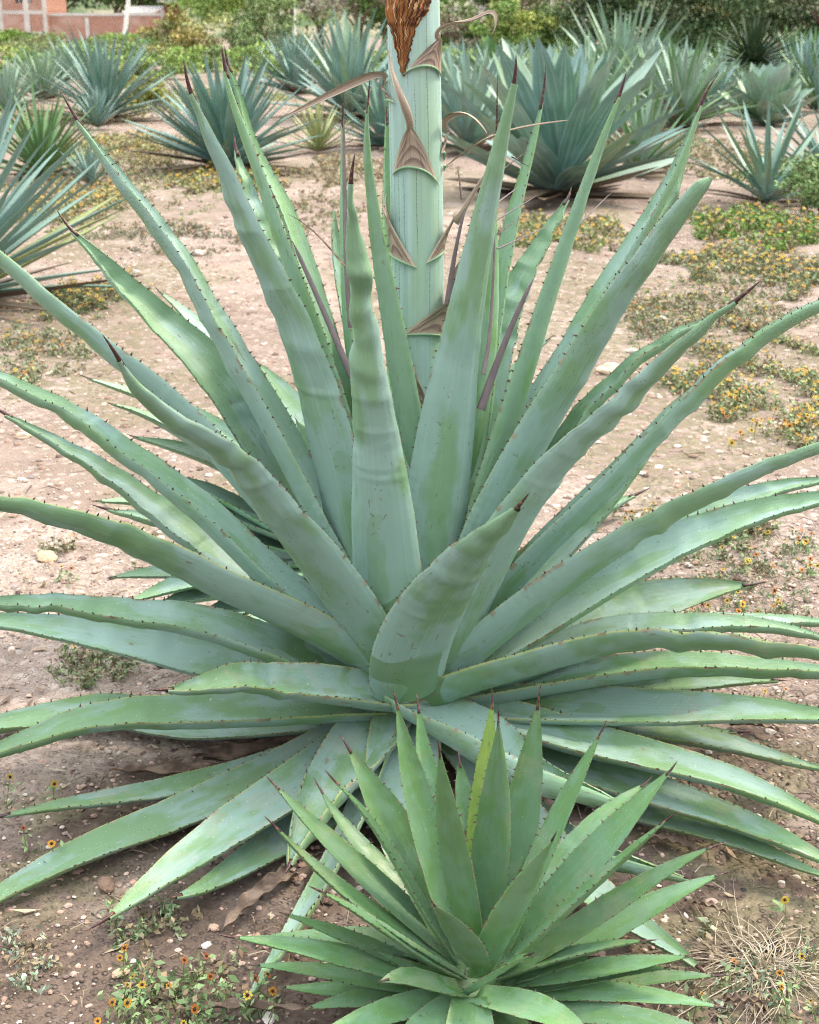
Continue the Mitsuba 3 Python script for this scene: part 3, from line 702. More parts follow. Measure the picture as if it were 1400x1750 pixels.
# torn, brown wound in the stalk
wz = [(-60, 655, 742), (0, 660, 736), (15, 662, 733), (30, 664, 722), (50, 669, 710), (75, 675, 703), (100, 680, 700), (118, 685, 696), (130, 689, 692)]
rows, UVs = [], []
r = np.random.default_rng(5)
vv = np.linspace(-60, 130, 60)
m = 26
for i, v in enumerate(vv):
    l = np.interp(v, [k[0] for k in wz], [k[1] for k in wz]) + r.uniform(-1.5, 1.5)
    g = np.interp(v, [k[0] for k in wz], [k[2] for k in wz]) + r.uniform(-2.5, 2.5)
    (a0, z0), (a1, z1) = on_stalk(l, v), on_stalk(g, v)
    s = np.linspace(0, 1, m)
    ang, z = a0 + (a1 - a0) * s, z0 + (z1 - z0) * s
    R = np.array([stalk_r(k) for k in z]) + 0.0016 + np.where((s > 0.02) & (s < 0.98), 1, 0) * (0.004 * meshkit.fbm(np.stack([s * 14, 0 * s + v * 0.03, 0 * s], -1), 3, 4) + (0.006 * meshkit.fbm(np.stack([s * 7, 0 * s + v * 0.11, 0 * s], -1), 3, 9) if v < 40 else 0))
    c = np.array([axis(k) for k in z])
    rows.append(np.stack([c[:, 0] + R * np.cos(ang), c[:, 1] + R * np.sin(ang), z], -1))
    UVs.append(np.stack([s * 0.5, 0 * s + z * 4], -1))
put('wound', mikit.ply((np.array(rows).reshape(-1, 3), grid_faces(60, m)), 'mat_wound', smooth=True, uv=np.array(UVs).reshape(-1, 2)), A, label='torn brown fibrous wound in the flower stalk')


def strip(pts, w0, w1, mat='mat_strip', name='dried_margin', flat=0.35):
    """Dark dried leaf edge or needle: a slender tapering blade through (u, v, y) points."""
    P = spline([at(*k) for k in pts], n=24)
    q = np.linspace(0, 1, 24)
    v, f = tube(P, (w0 * (1 - q) + w1 * q) * np.clip((1.02 - q) * 8, 0.1, 1), 7, flat)
    return put(name, mikit.ply((v, f), mat, smooth=True, uv=np.stack([np.repeat(q, 7), np.repeat(q, 7)], -1)), A)


strip([(602, 645, 2.93), (570, 570, 2.95), (535, 490, 2.98), (500, 412, 3.0)], .008, .004)
strip([(822, 700, 2.94), (850, 620, 2.95), (880, 545, 2.95), (912, 476, 2.95)], .010, .004)
strip([(600, 560, 3.0), (592, 450, 3.02), (589, 330, 3.05), (587, 200, 3.08)], .006, .003)
strip([(765, 520, 2.96), (775, 450, 2.96), (788, 385, 2.96), (800, 340, 2.97)], .007, .002)
strip([(826, 640, 2.95), (838, 560, 2.99), (843, 480, 3.02), (846, 400, 3.04)], .005, .002)
strip([(590, 455, 2.9), (560, 420, 2.92), (532, 392, 2.94), (490, 365, 2.96)], .004, .0015, 'mat_dead', 'dry_needle')
for a, b, w in (((845, 300), (905, 255), .003), ((845, 350), (888, 318), .004), ((845, 378), (918, 334), .004), ((850, 425), (945, 383), .0045), ((850, 400), (890, 372), .003), ((985, 388), (1046, 328), .004),
                ((875, 268), (906, 286), .003), ((790, 340), (782, 282), .003)):
    strip([(*a, 3.05), ((a[0] + b[0]) / 2, (a[1] + b[1]) / 2, 3.075), (*b, 3.10)], w * 1.1, .001, 'mat_strip' if w > .0035 else 'mat_spine', 'dry_needle')

# ------------------------------------------------------------------ the small agave in front
Pp = thing('agave', 'small fresh green agave in the foreground at the foot of the large one', 'agave')
q_ = np.linspace(0, 1, 12)
core = tube(np.stack([0 * q_ + 0.095, 0 * q_ + 2.1, -0.03 + 0.07 * q_], -1), 0.04, 14)
put('stem', mikit.ply(core, 'mat_leaf_pup', smooth=True, uv=np.zeros((len(core[0]), 2))), Pp)


def S(pts, y, dy, W, mat='mat_leaf_pup', **k):
    k = {'B': 60, 'wr': 0, 'pup': True, 'thick': .011, 'tooth': .017, 'tl': .0042, 'spine_len': .02, **k}
    return leaf(Pp, pts, y, dy, W * .94, mat=mat, **k)


S([(795, 1620), (765, 1540), (735, 1440), (704, 1330), (678, 1200)], 2.12, .06, .078, up=(-.6, .7), spine=(672, 1180))
S([(812, 1650), (790, 1540), (770, 1430), (758, 1350), (752, 1285)], 2.07, -.03, .072, up=(-.5, -.8), spine=(748, 1266))
S([(790, 1560), (755, 1440), (728, 1310), (715, 1205)], 2.16, .12, .055, up=(-.3, 1), spine=(712, 1186))
S([(815, 1560), (820, 1430), (832, 1300), (842, 1198)], 2.15, .08, .052, 'mat_leaf_yellow', up=(.1, 1), spine=(840, 1172), label='yellow-green young leaf')
S([(830, 1640), (836, 1500), (846, 1370), (852, 1235)], 2.11, .0, .075, up=(.1, -1), spine=(852, 1210))
S([(850, 1600), (880, 1460), (903, 1330), (920, 1200)], 2.15, .08, .075, up=(.3, 1), spine=(925, 1168))
S([(860, 1620), (910, 1500), (965, 1380), (1028, 1250)], 2.12, .05, .072, up=(1, .4), spine=(1036, 1233))
S([(824, 1660), (862, 1580), (905, 1500), (944, 1436)], 2.06, -.10, .10, up=(.7, -1), spine=(952, 1420), B=55)
S([(850, 1650), (940, 1550), (1045, 1430), (1148, 1315)], 2.12, .06, .092, up=(1, .5), spine=(1158, 1300))
S([(870, 1600), (960, 1480), (1040, 1390), (1106, 1338)], 2.18, .14, .075, up=(1, .6), spine=(1116, 1325))
S([(850, 1660), (950, 1570), (1050, 1480), (1138, 1402)], 2.09, -.02, .075, up=(1, -.4), spine=(1156, 1388), B=80)
S([(860, 1660), (980, 1590), (1110, 1506), (1220, 1446)], 2.1, .05, .07, up=(1, .2), spine=(1244, 1440))
S([(870, 1665), (1000, 1610), (1130, 1540), (1235, 1494)], 2.12, .08, .075, up=(1, .5), spine=(1248, 1488))
S([(850, 1668), (940, 1640), (1030, 1618), (1108, 1608)], 2.08, -.02, .065, up=(1, -.2), spine=(1124, 1606), roll=-15)
S([(840, 1680), (960, 1665), (1080, 1648), (1185, 1634)], 2.08, -.02, .065, up=(1, -.1), spine=(1200, 1630))
S([(850, 1695), (980, 1685), (1110, 1672), (1230, 1668)], 2.1, -.02, .06, up=(1, .1), spine=(1246, 1667))
S([(860, 1705), (990, 1695), (1120, 1704), (1235, 1722)], 2.08, -.06, .062, up=(1, 0), spine=(1250, 1726), label='yellowish green low leaf')
S([(860, 1720), (980, 1732), (1110, 1742), (1220, 1768)], 2.05, -.1, .065, up=(1, -.3))
S([(800, 1690), (835, 1668), (870, 1648), (906, 1632)], 2.04, -.08, .085, up=(.8, -.8), spine=(914, 1627), B=50)
S([(815, 1650), (790, 1608), (765, 1570), (743, 1548)], 2.04, -.10, .092, up=(-.7, -1), spine=(736, 1538), B=55)
S([(800, 1650), (690, 1555), (570, 1445), (468, 1340)], 2.12, .04, .078, up=(-1, .3), spine=(454, 1325))
S([(795, 1662), (680, 1590), (560, 1500), (470, 1412)], 2.09, -.02, .068, up=(-1, -.1), spine=(452, 1395), B=75)
S([(785, 1665), (700, 1618), (620, 1565), (545, 1522)], 2.07, -.06, .058, up=(-1, -.4), spine=(527, 1514))
S([(775, 1620), (715, 1490), (650, 1375), (594, 1276)], 2.15, .10, .095, up=(-.8, 1), spine=(580, 1254))
S([(785, 1640), (700, 1510), (630, 1400), (570, 1333)], 2.11, .03, .055, up=(-1, .0), spine=(555, 1315), B=95)
S([(740, 1580), (650, 1480), (580, 1400), (546, 1345)], 2.2, .14, .05, up=(-1, .6), spine=(536, 1328))
S([(775, 1600), (700, 1560), (640, 1515), (590, 1480)], 2.16, .1, .08, up=(-1, .5))
S([(780, 1680), (660, 1655), (520, 1622), (395, 1602)], 2.07, -.06, .075, up=(-1, -.1), spine=(366, 1595), B=80)
S([(770, 1660), (660, 1610), (560, 1602), (450, 1598)], 2.12, .06, .07, up=(-1, .2))
S([(790, 1690), (740, 1680), (690, 1672), (650, 1678)], 2.02, -.06, .082, up=(-1, -.6), B=45)
S([(780, 1690), (690, 1690), (580, 1692), (475, 1686)], 2.09, .0, .06, up=(-1, 0))
S([(790, 1700), (720, 1715), (640, 1738), (550, 1762)], 2.05, -.12, .075, up=(-1, -.4))
S([(795, 1705), (750, 1740), (700, 1790), (660, 1830)], 2.02, -.16, .08, up=(-.8, -1))
S([(803, 1705), (803, 1760), (800, 1810), (796, 1860)], 2.0, -.18, .09, up=(0, -1))
S([(812, 1700), (880, 1715), (950, 1738), (1010, 1768)], 2.02, -.12, .085, up=(.9, -.9))
S([(820, 1710), (870, 1760), (920, 1800), (960, 1840)], 2.02, -.15, .08, up=(.8, -1))
for i, (u, v, u2, v2) in enumerate(((720, 1700, 520, 1725), (730, 1690, 430, 1650), (870, 1690, 1150, 1655), (870, 1715, 1090, 1790), (760, 1720, 600, 1800), (850, 1680, 1020, 1635), (700, 1650, 480, 1560))):
    S([(u + (800 - u) * .8, 1695), (u, v), ((u + u2) / 2, (v + v2) / 2 - 4), (u2, v2)], 2.10, -.04 if v2 < 1700 else -.10, .062, up=((-1 if u2 < 800 else 1), -.2))
S([(800, 1420), (792, 1350), (785, 1298)], 2.22, .05, .035, up=(0, 1), spine=(783, 1280))

# ------------------------------------------------------------------ the dark agave half hidden behind the large one
H = thing('agave', 'dark green agave half hidden behind the left side of the large agave', 'agave')


def D(pts, y, dy, W, **k):
    k = {'B': 60, 'wr': 0, 'pup': True, 'thick': .012, 'tooth': .022, 'tl': .006, 'spine_len': .03, **k}
    return leaf(H, pts, y, dy, W * 1.35, mat='mat_leaf', **k)


D([(560, 880), (460, 720), (380, 610), (320, 540), (272, 498)], 3.9, .05, .13, up=(-1, .3), spine=(262, 486))
D([(560, 900), (440, 780), (330, 710), (230, 672), (150, 646)], 3.85, -.1, .12, up=(-1, -.1), spine=(132, 638))
D([(560, 920), (440, 830), (340, 760), (250, 710), (190, 690)], 3.8, -.2, .12, up=(-1, -.3))
D([(560, 920), (450, 840), (370, 790), (300, 765), (228, 746)], 3.85, -.12, .13, up=(-1, -.1), spine=(216, 742))
D([(560, 930), (450, 890), (380, 850), (320, 825), (275, 812)], 3.8, -.2, .11, up=(-1, -.2))
D([(560, 950), (450, 900), (340, 868), (250, 858), (165, 856)], 3.75, -.3, .11, up=(-1, -.3))
D([(560, 950), (470, 925), (380, 905), (300, 890)], 3.75, -.2, .11, up=(-1, -.1))
D([(560, 960), (450, 960), (340, 975), (260, 980), (190, 987)], 3.75, -.25, .11, up=(-1, -.2))
D([(560, 970), (460, 975), (360, 985), (280, 1008), (215, 1030)], 3.7, -.3, .12, up=(-1, -.4))
D([(560, 975), (470, 1000), (380, 1010), (310, 1025), (258, 1045)], 3.7, -.32, .12, up=(-1, -.5))
D([(560, 980), (480, 1010), (420, 1035), (360, 1055), (320, 1080)], 3.7, -.35, .11, up=(-1, -.6))
D([(560, 980), (510, 1020), (460, 1050), (420, 1085)], 3.68, -.35, .11, up=(-.8, -.9))
D([(570, 900), (530, 780), (480, 680), (440, 620)], 3.9, .05, .15, up=(-.7, .5))
D([(575, 900), (550, 800), (520, 740), (508, 720)], 3.8, -.05, .13, up=(-.5, -.8))
D([(575, 880), (560, 780), (545, 690), (530, 620)], 3.95, .1, .13, up=(-.2, .8))
D([(590, 880), (620, 780), (650, 700)], 3.95, .1, .13, up=(.3, .8))
D([(800, 900), (850, 720), (890, 630), (940, 578)], 3.9, .1, .12, up=(1, .4))
D([(600, 900), (700, 850), (800, 800)], 4.0, .2, .12, up=(.8, .8))

# ------------------------------------------------------------------ agaves of the field
def leaf_variant(ratio, droop, fold, shape, tip_in=0.0, n=9, m=5):
    """A leaf one metre long lying along +x, channel upward, outer end bent down (droop) or up."""
    t = np.linspace(0, 1, n)
    w = ratio * np.interp(t, [0, .12, .35, .6, .8, .93, 1], shape)
    s = np.linspace(-0.5, 0.5, m)
    b = np.radians(fold) * (1 + tip_in * t)
    C = np.stack([t - 0.1 * abs(droop) * t ** 2, 0 * t, -droop * t ** 2], -1)
    X = (w / b)[:, None] * np.sin(b[:, None] * s)
    Z = (w / b)[:, None] * (1 - np.cos(b[:, None] * s))
    th = 0.014 * np.interp(t, [0, .4, 1], [1.4, 1, .25])[:, None] * np.sqrt(np.clip(1 - (2 * s) ** 2, 0, 1))
    ad = np.stack([C[:, :1] + 0 * X, X, C[:, 2:] + Z], -1)
    ab = np.stack([C[:, :1] + 0 * X, X, C[:, 2:] + Z - th], -1)
    f = grid_faces(n, m)
    uv = np.stack([np.broadcast_to(s + 0.5, (n, m)) * 0.98, np.broadcast_to(t[:, None], (n, m))], -1).reshape(-1, 2)
    V, F, UV = np.vstack([ad.reshape(-1, 3), ab.reshape(-1, 3)]), np.vstack([f, f[:, ::-1] + n * m]), np.vstack([uv, uv])
    return V, F, UV


NARROW = [.8, .9, 1.0, .85, .55, .25, .02]
BROAD = [.55, .65, .95, 1.0, .75, .32, .02]
SPECIES = {
    'narrow': [leaf_variant(.060, d, 60, NARROW) for d in (-.03, .04, .10)],
    'sword': [leaf_variant(.085, d, 70, NARROW) for d in (-.04, .05, .12)],
    'wide': [leaf_variant(.19, d, 65, BROAD) for d in (-.10, -.02, .06)],
    'artichoke': [leaf_variant(.46, d, 70, BROAD, 0.3) for d in (-.22, -.15)],
    'yucca': [leaf_variant(.085, d, 80, NARROW) for d in (.0, .06)],
}
COARSE = {'narrow': [leaf_variant(.06, d, 60, NARROW, n=5, m=3) for d in (-.03, .04, .10)], 'sword': [leaf_variant(.095, d, 70, NARROW, n=6, m=3) for d in (-.04, .05, .12)],
          'wide': [leaf_variant(.19, d, 65, BROAD, n=6, m=3) for d in (-.10, -.02, .06)], 'artichoke': [leaf_variant(.46, d, 70, BROAD, 0.3, n=6, m=4) for d in (-.22, -.15)]}
PLY_CACHE = {}


def rosette(label, u, v, L, n, species, mat, lo=4, hi=84, group=None, parts=True, lift=0.04, seed=0, mats=None, cat='agave', name='field_agave', pw=0.92, jit=0.12, y=None):
    """A rosette standing where pixel (u, v) meets the ground: n leaves at golden-angle turns, flat outside, upright inside."""
    r = np.random.default_rng(500 + seed)
    base = on_ground(u, v) if y is None else np.array([at(u, v, y)[0], y, 0.0])
    k = thing(name, label, cat, group)
    allV, allF, allU, off = [], [], [], 0
    n = int(n * 1.15)
    for i in range(n):
        q = (i + 0.5) / n
        el = math.radians(lo + (hi - lo) * q ** pw + r.normal(0, 4))
        az = i * 2.39996 + r.normal(0, 0.12)
        l = L * (0.92 + 0.12 * math.sin(q * 3.0)) * (1 + r.normal(0, jit * 0.6))
        if q > 0.9:
            l *= 0.85
        vi = int(r.integers(len(SPECIES[species])))
        Mx = T().translate([base[0], base[1], base[2] + lift + 0.12 * L * q]) @ T().rotate([0, 0, 1], math.degrees(az)) @ T().rotate([0, 1, 0], -math.degrees(el)) @ T().translate([0.03 * L, 0, 0]) @ T().rotate([1, 0, 0], r.normal(0, 8)) @ T().scale([l, l * r.uniform(.9, 1.12), l])
        mt = mat if not mats or r.random() > mats[1] or (len(mats) > 2 and q > mats[2]) else mats[0]
        if parts and i < n * .12 and species != 'artichoke' and mat != 'mat_far_dark':
            mt = 'mat_far_dead'
        if parts:
            ck = (species, vi, mt)
            if ck not in PLY_CACHE:
                V, F, UV = SPECIES[species][vi]
                PLY_CACHE[ck] = mikit.ply((V, F), mt, smooth=True, uv=UV)
            put('leaf', {**PLY_CACHE[ck], 'to_world': Mx}, k)
        else:
            V, F, UV = COARSE[species][vi]
            Mn = np.array(Mx.matrix)
            allV.append(V @ Mn[:3, :3].T + Mn[:3, 3])
            allF.append(F)
            allU.append(UV)
    if not parts:
        V = np.vstack(allV)
        F = np.vstack([f + i * len(COARSE[species][0][0]) for i, f in enumerate(allF)])
        scene[k] = mikit.ply((V, F), mat, smooth=True, uv=np.vstack(allU))
    return k


rosette('big blue-green agave cut by the left edge with olive dry lower leaves', -80, 525, 1.22, 96, 'narrow', 'mat_far_blue', seed=1, mats=('mat_far_olive', .8, .34), lo=-3, hi=78)
rosette('grassy green narrow-leaved agave behind the cropped left one', 72, 305, .95, 60, 'narrow', 'mat_far_green', seed=2, hi=75)
rosette('little tuft-like blue agave beside orange flowers at left', 155, 322, .42, 45, 'narrow', 'mat_far_blue', seed=3, lo=25)
rosette('dark blue-green spiky agave in the left background with a round young one before it', 182, 208, 1.55, 80, 'narrow', 'mat_far_blue', seed=4, hi=80, lo=-2)
rosette('round young blue agave in front of the dark spiky one at left', 168, 222, .62, 60, 'sword', 'mat_far_blue', seed=5, lo=15)
rosette('pale frosty spiky tuft at the far left behind the dark agave', 74, 172, 1.15, 90, 'narrow', 'mat_far_pale', seed=6, lo=5)
rosette('pale agave at the left edge below the frosty tuft', 14, 196, 1.0, 55, 'sword', 'mat_far_pale', seed=7, lo=8)
rosette('pale soft tuft just right of the frosty one at far left', 112, 140, 1.3, 70, 'narrow', 'mat_far_pale', seed=8, parts=False)
rosette('large blue agave standing alone between the left leaves of the big agave', 390, 292, 1.22, 95, 'sword', 'mat_far_blue', seed=9, lo=-3, hi=82)
rosette('tall pale agave with upright leaves left of the flower stalk', 600, 205, 1.75, 62, 'sword', 'mat_far_pale', seed=10, lo=0, hi=86, mats=('mat_far_blue', .45))
rosette('blue agave further back between the lone blue one and the stalk', 505, 160, 1.55, 60, 'sword', 'mat_far_blue', seed=11)
rosette('agave partly hidden behind the left side of the flower stalk', 655, 255, 1.0, 50, 'sword', 'mat_far_blue', seed=12, mats=('mat_far_pale', .4))
rosette('pale agave seen just right of the flower stalk', 800, 262, 1.35, 60, 'sword', 'mat_far_pale', seed=13, mats=('mat_far_blue', .4))
rosette('big broad-leaved agave right of the stalk, largest in the background', 955, 335, 1.42, 58, 'wide', 'mat_far_blue', seed=14, lo=-2, hi=82, mats=('mat_far_pale', .55))
rosette('smaller narrow-leaved agave right of the broad-leaved one', 1095, 300, .95, 48, 'sword', 'mat_far_pale', seed=15, lo=5, mats=('mat_far_green', .35))
rosette('pale green agave behind the narrow-leaved one at right', 1165, 222, 1.4, 56, 'sword', 'mat_far_pale', seed=16, mats=('mat_far_green', .35))
rosette('tall pale agave with bleached upright tips in the right middle distance', 1060, 190, 2.0, 60, 'sword', 'mat_far_pale', seed=17, hi=86)
rosette('squat broad-leaved grey-green agave like an artichoke at right', 1308, 214, .98, 30, 'artichoke', 'mat_far_pale', seed=18, lo=4, hi=66, lift=.02)
rosette('sparse dark agave at the right edge above green weeds', 1308, 352, .95, 30, 'sword', 'mat_far_blue', seed=19, lo=2, hi=72, mats=('mat_far_pale', .3))
rosette('agave cut by the right edge beside the sparse dark one', 1420, 330, .95, 45, 'sword', 'mat_far_blue', seed=20)
rosette('small pale broad-leaved agave between the bleached one and the dark yucca', 1150, 165, 1.1, 26, 'artichoke', 'mat_far_pale', seed=21, lo=10, hi=75, parts=False)
rosette('blue agave left of the dark yucca in the far field', 1375, 165, 1.5, 50, 'sword', 'mat_far_blue', seed=22, parts=False)

rosette('grey-green agave squeezed between the pale one and the broad-leaved one right of the stalk', 850, 218, 1.35, 55, 'sword', 'mat_far_pale', seed=31, mats=('mat_far_blue', .5))
rosette('pale agave just behind the right shoulder of the broad-leaved one', 1010, 232, 1.35, 55, 'sword', 'mat_far_pale', seed=32, mats=('mat_far_green', .3))
rosette('green agave between the two pale ones in the right middle distance', 1118, 205, 1.3, 55, 'sword', 'mat_far_green', seed=33, mats=('mat_far_pale', .4))
rosette('bluish agave left of the squat artichoke-like one', 1222, 196, 1.05, 50, 'sword', 'mat_far_blue', seed=34)
rosette('agave at the far right edge behind the squat one', 1398, 190, 1.25, 50, 'sword', 'mat_far_green', seed=35, mats=('mat_far_blue', .4))
rosette('blue agave peeking out at the left of the flower stalk foot in the distance', 700, 215, 1.2, 50, 'sword', 'mat_far_blue', seed=36)
rosette('young yellowish agave between the lone blue one and the stalk', 545, 262, .7, 40, 'narrow', 'mat_far_olive', seed=37)

# dark yucca on a short trunk
base = on_ground(1282, 160)
YK = rosette('dark green spiky yucca on a short dark trunk at far right', 1282, 163, 1.2, 90, 'yucca', 'mat_far_dark', seed=23, lo=-25, hi=84, lift=.8, cat='yucca', name='yucca')
tk = tube(np.stack([0 * q + base[0], 0 * q + base[1], base[2] - .05 + .8 * q], -1), 0.17, 10)
put('trunk', mikit.ply(tk, 'mat_dead', uv=np.zeros((len(tk[0]), 2))), YK)

# the dense rows further off, one plant each
FARG = 'agaves of the dense far rows'
FARL = 'small blurred agave in the dense far rows between field and trees'
r = np.random.default_rng(77)
n = 0
for v0, u0, u1, step, Ls in ((118, 330, 1430, 62, 1.5), (132, 440, 1430, 70, 1.45), (150, 690, 1430, 64, 1.35), (174, 690, 1270, 74, 1.2), (196, 760, 1060, 80, 1.0), (108, 380, 1430, 58, 1.6)):
    u = u0
    while u < u1:
        u += step * r.uniform(.7, 1.3)
        v = v0 + r.uniform(-6, 6)
        sp = r.choice(['sword', 'narrow', 'sword', 'wide'])
        mt = r.choice(['mat_far_blue', 'mat_far_pale', 'mat_far_green'], p=[.33, .42, .25])
        rosette(FARL, u, v, Ls * (.66 if v0 < 140 else .85) * r.uniform(.75, 1.2), int(r.integers(34, 52)), sp, mt, seed=200 + n, group=FARG, parts=False, name='far_agave')
        n += 1
for i, (u, v, s) in enumerate(((800, 106, 1.9), (845, 106, 2.3), (890, 104, 2.3), (940, 104, 2.1), (985, 106, 1.7), (760, 106, 1.7), (1135, 112, 1.8), (1215, 110, 1.9), (1175, 108, 1.8), (1350, 120, 1.7), (1395, 130, 1.6))):
    rosette('dark green yucca-like plant in the row below the trees', u, v, s, 48, 'sword', 'mat_far_green', seed=300 + i, group='dark green spiky plants below the trees', parts=False, name='spiky_plant', cat='yucca', lo=10, mats=None)

# ------------------------------------------------------------------ trees and shrubs
def leaf_cards(P, size, seed, col, var=0.35, up=0.4):
    """Small folded leaf faces at the points P."""
    r = np.random.default_rng(seed)
    n = len(P)
    a = r.normal(size=(n, 3))
    a /= np.linalg.norm(a, axis=1, keepdims=True)
    b = r.normal(size=(n, 3)) + [0, 0, up]
    b -= (a * b).sum(1, keepdims=True) * a
    b /= np.linalg.norm(b, axis=1, keepdims=True)
    sz = (size * r.uniform(.6, 1.3, n))[:, None]
    q = np.stack([P - a * sz, P + b * sz * .45, P + a * sz, P - b * sz * .45], 1)
    f = np.arange(n)[:, None] * 4
    F = np.vstack([f + [0, 1, 2], f + [0, 2, 3]])
    c = np.asarray(col)[None] * (1 + var * r.uniform(-1, 1, (n, 1))) * (1 + 0.12 * r.uniform(-1, 1, (n, 3)))
    return q.reshape(-1, 3), F, np.repeat(c, 4, axis=0)


def crown_points(r, n, centre, rad, clumps, spread=.32, hollow=.55, low=False):
    """Leaf positions in clumps spread through an uneven ellipsoid."""
    d = r.normal(size=(clumps, 3))
    d /= np.linalg.norm(d, axis=1, keepdims=True)
    if not low:
        d[:, 2] = np.where(d[:, 2] < -0.35, -d[:, 2] * .6, d[:, 2])
    cc = d * (hollow + (1 - hollow) * r.random((clumps, 1))) * (1 + .22 * r.normal(size=(clumps, 1)))
    sz = spread * r.uniform(.5, 1.3, clumps)
    k = r.integers(0, clumps, n)
    o = r.normal(size=(n, 3)) * [1, 1, .7]
    o /= np.maximum(np.linalg.norm(o, axis=1, keepdims=True), 1e-6)
    o *= (r.random((n, 1)) ** .5)
    p = cc[k] + o * sz[k][:, None]
    return p * np.asarray(rad) + np.asarray(centre), k


def tree(label, u, y, w, h, col, n=7000, size=.14, clumps=40, trunk=True, name='tree', cat='tree', seed=0, group=None, foot=.25, col2=None, spread=.34, stem_h=None, barkmat='mat_dead', z0=None):
    r = np.random.default_rng(900 + seed)
    x = (u - 700) / FPX * (y * math.cos(PITCH) + CAM_H * math.sin(PITCH))
    zb = float(soil_z(x, y)) if z0 is None else z0
    k = thing(name, label, cat, group)
    cz = h * (foot + (1 - foot) / 2)
    P, cl = crown_points(r, n, (x, y, zb + cz), (w / 2, w / 2 * .9, h * (1 - foot) / 2), clumps, spread, low=foot < .1)
    P[:, 2] = np.maximum(P[:, 2], zb + .05)
    v, f, c = leaf_cards(P, size, seed, col)
    tone = np.random.default_rng(seed).uniform(.7, 1.35, clumps)[cl]
    c = c * np.repeat(tone, 4)[:, None]
    if col2 is not None:
        pick = np.repeat(np.random.default_rng(seed + 1).random(clumps)[cl] < .35, 4)
        c = np.where(pick[:, None], c / np.asarray(col) * np.asarray(col2), c)
    put('crown', mikit.ply((v, f), 'mat_vcol', color=np.clip(c, .004, .9)), k)
    mb = MB()
    q = np.linspace(0, 1, 8)
    R = .022 * h + .02
    top = cz * .9
    mb.add(*tube(np.stack([x + .06 * w * np.sin(q * 2 + seed), y + 0 * q, zb - .1 + top * q], -1), R * (1 - .55 * q), 7))
    for i in range(7 if trunk else 4):
        a, q0 = r.uniform(0, 6.28), r.uniform(.25, .8)
        s = np.array([x + .06 * w * math.sin(q0 * 2 + seed), y, zb + top * q0])
        e = np.array([x + math.cos(a) * w * .34, y + math.sin(a) * w * .34, zb + cz + r.uniform(-.1, .3) * h])
        mid = (s + e) / 2 + [0, 0, .08 * h]
        mb.add(*tube(spline([s, mid, e], n=7), R * .5 * (1 - .75 * q[:7]), 5))
    V, F = np.vstack(mb.v), np.vstack(mb.f)
    put('trunk' if trunk else 'stems', mikit.ply((V, F), barkmat, smooth=True, uv=np.zeros((len(V), 2))), k)
    return k


G1, G2, G3, GY_, GD = (.12, .22, .06), (.19, .29, .075), (.15, .21, .10), (.2, .3, .075), (.034, .07, .024)
# the shrubs behind the field, left to right
tree('low pale green shrub before the brick wall', 190, 95, 6.5, 1.5, G2, 6000, .12, name='shrub', cat='shrub', trunk=False, seed=1, foot=.02)
tree('green shrub at the foot of the white leaning pole', 235, 88, 5.0, 1.5, (.18, .3, .1), 5000, .12, name='shrub', cat='shrub', trunk=False, seed=2, foot=.02)
tree('bright green low shrub under the brick house at the left edge', 30, 90, 4.6, 1.9, (.15, .24, .05), 5000, .11, name='shrub', cat='shrub', trunk=False, seed=3, foot=.02)
tree('reddish green shrub with orange blossom beside the end of the wall', 315, 62, 3.2, 2.3, (.22, .24, .09), 5000, .10, name='shrub', cat='shrub', trunk=False, seed=4, foot=.02, col2=(.25, .22, .07))
tree('rounded olive shrub left of the far stalkside agaves', 455, 80, 4.2, 3.9, (.19, .27, .11), 7000, .11, name='shrub', cat='shrub', trunk=False, seed=5, foot=.03)
tree('bright yellow-green tree right of the brick wall', 395, 120, 7.5, 8.5, (.21, .33, .07), 9000, .2, seed=6, foot=.12)
tree('leafy tree with yellowish crown behind the rounded olive shrub', 430, 110, 10, 8, GY_, 9000, .2, seed=7, foot=.1)
tree('fresh green tree in the middle of the far tree line', 540, 115, 10, 9, G2, 9000, .2, seed=8, foot=.1)
tree('greyish thin-leaved tree left of the flower stalk', 620, 105, 9, 8, (.24, .24, .17), 6000, .17, seed=9, foot=.12, col2=(.26, .22, .2))
tree('dark green tree directly behind the flower stalk', 690, 110, 9, 8, G1, 9000, .2, seed=10, foot=.05)
tree('dark tree behind the brick wall roof', 110, 190, 24, 13, GD, 9000, .34, seed=11, foot=.2)
tree('second dark tree behind the wall by the pole', 190, 185, 18, 12, (.05, .10, .03), 9000, .3, seed=12, foot=.15)
tree('tree showing over the shed roof', 270, 180, 16, 13, (.08, .15, .04), 8000, .3, seed=13, foot=.1)
tree('low dull green shrub right of the stalk below the white building', 790, 78, 6, 2.6, (.16, .2, .08), 6000, .12, name='shrub', cat='shrub', trunk=False, seed=14, foot=.02, col2=(.17, .14, .10))
tree('yellow-green bush in front of the pole right of the stalk', 900, 76, 5.5, 3.2, (.16, .26, .065), 7000, .12, name='shrub', cat='shrub', trunk=False, seed=15, foot=.02, col2=(.21, .26, .06))
tree('yellow-leaved tree above the yellow-green bush', 905, 110, 8, 8.5, (.15, .24, .06), 7000, .18, seed=16, foot=.15)
tree('brownish twiggy shrub between yellow bush and the big dark tree', 965, 84, 5, 3.4, (.15, .13, .09), 5000, .10, name='shrub', cat='shrub', trunk=False, seed=17, foot=.02)
tree('wide dark green tree dominating the right of the tree line', 1120, 74, 9.6, 6.0, GD, 26000, .11, clumps=90, seed=18, foot=.03, col2=(.05, .095, .028), spread=.26)
tree('lighter feathery tree behind the right side of the wide dark tree', 1220, 84, 9, 6.5, (.14, .17, .05), 14000, .12, clumps=60, seed=19, foot=.05)
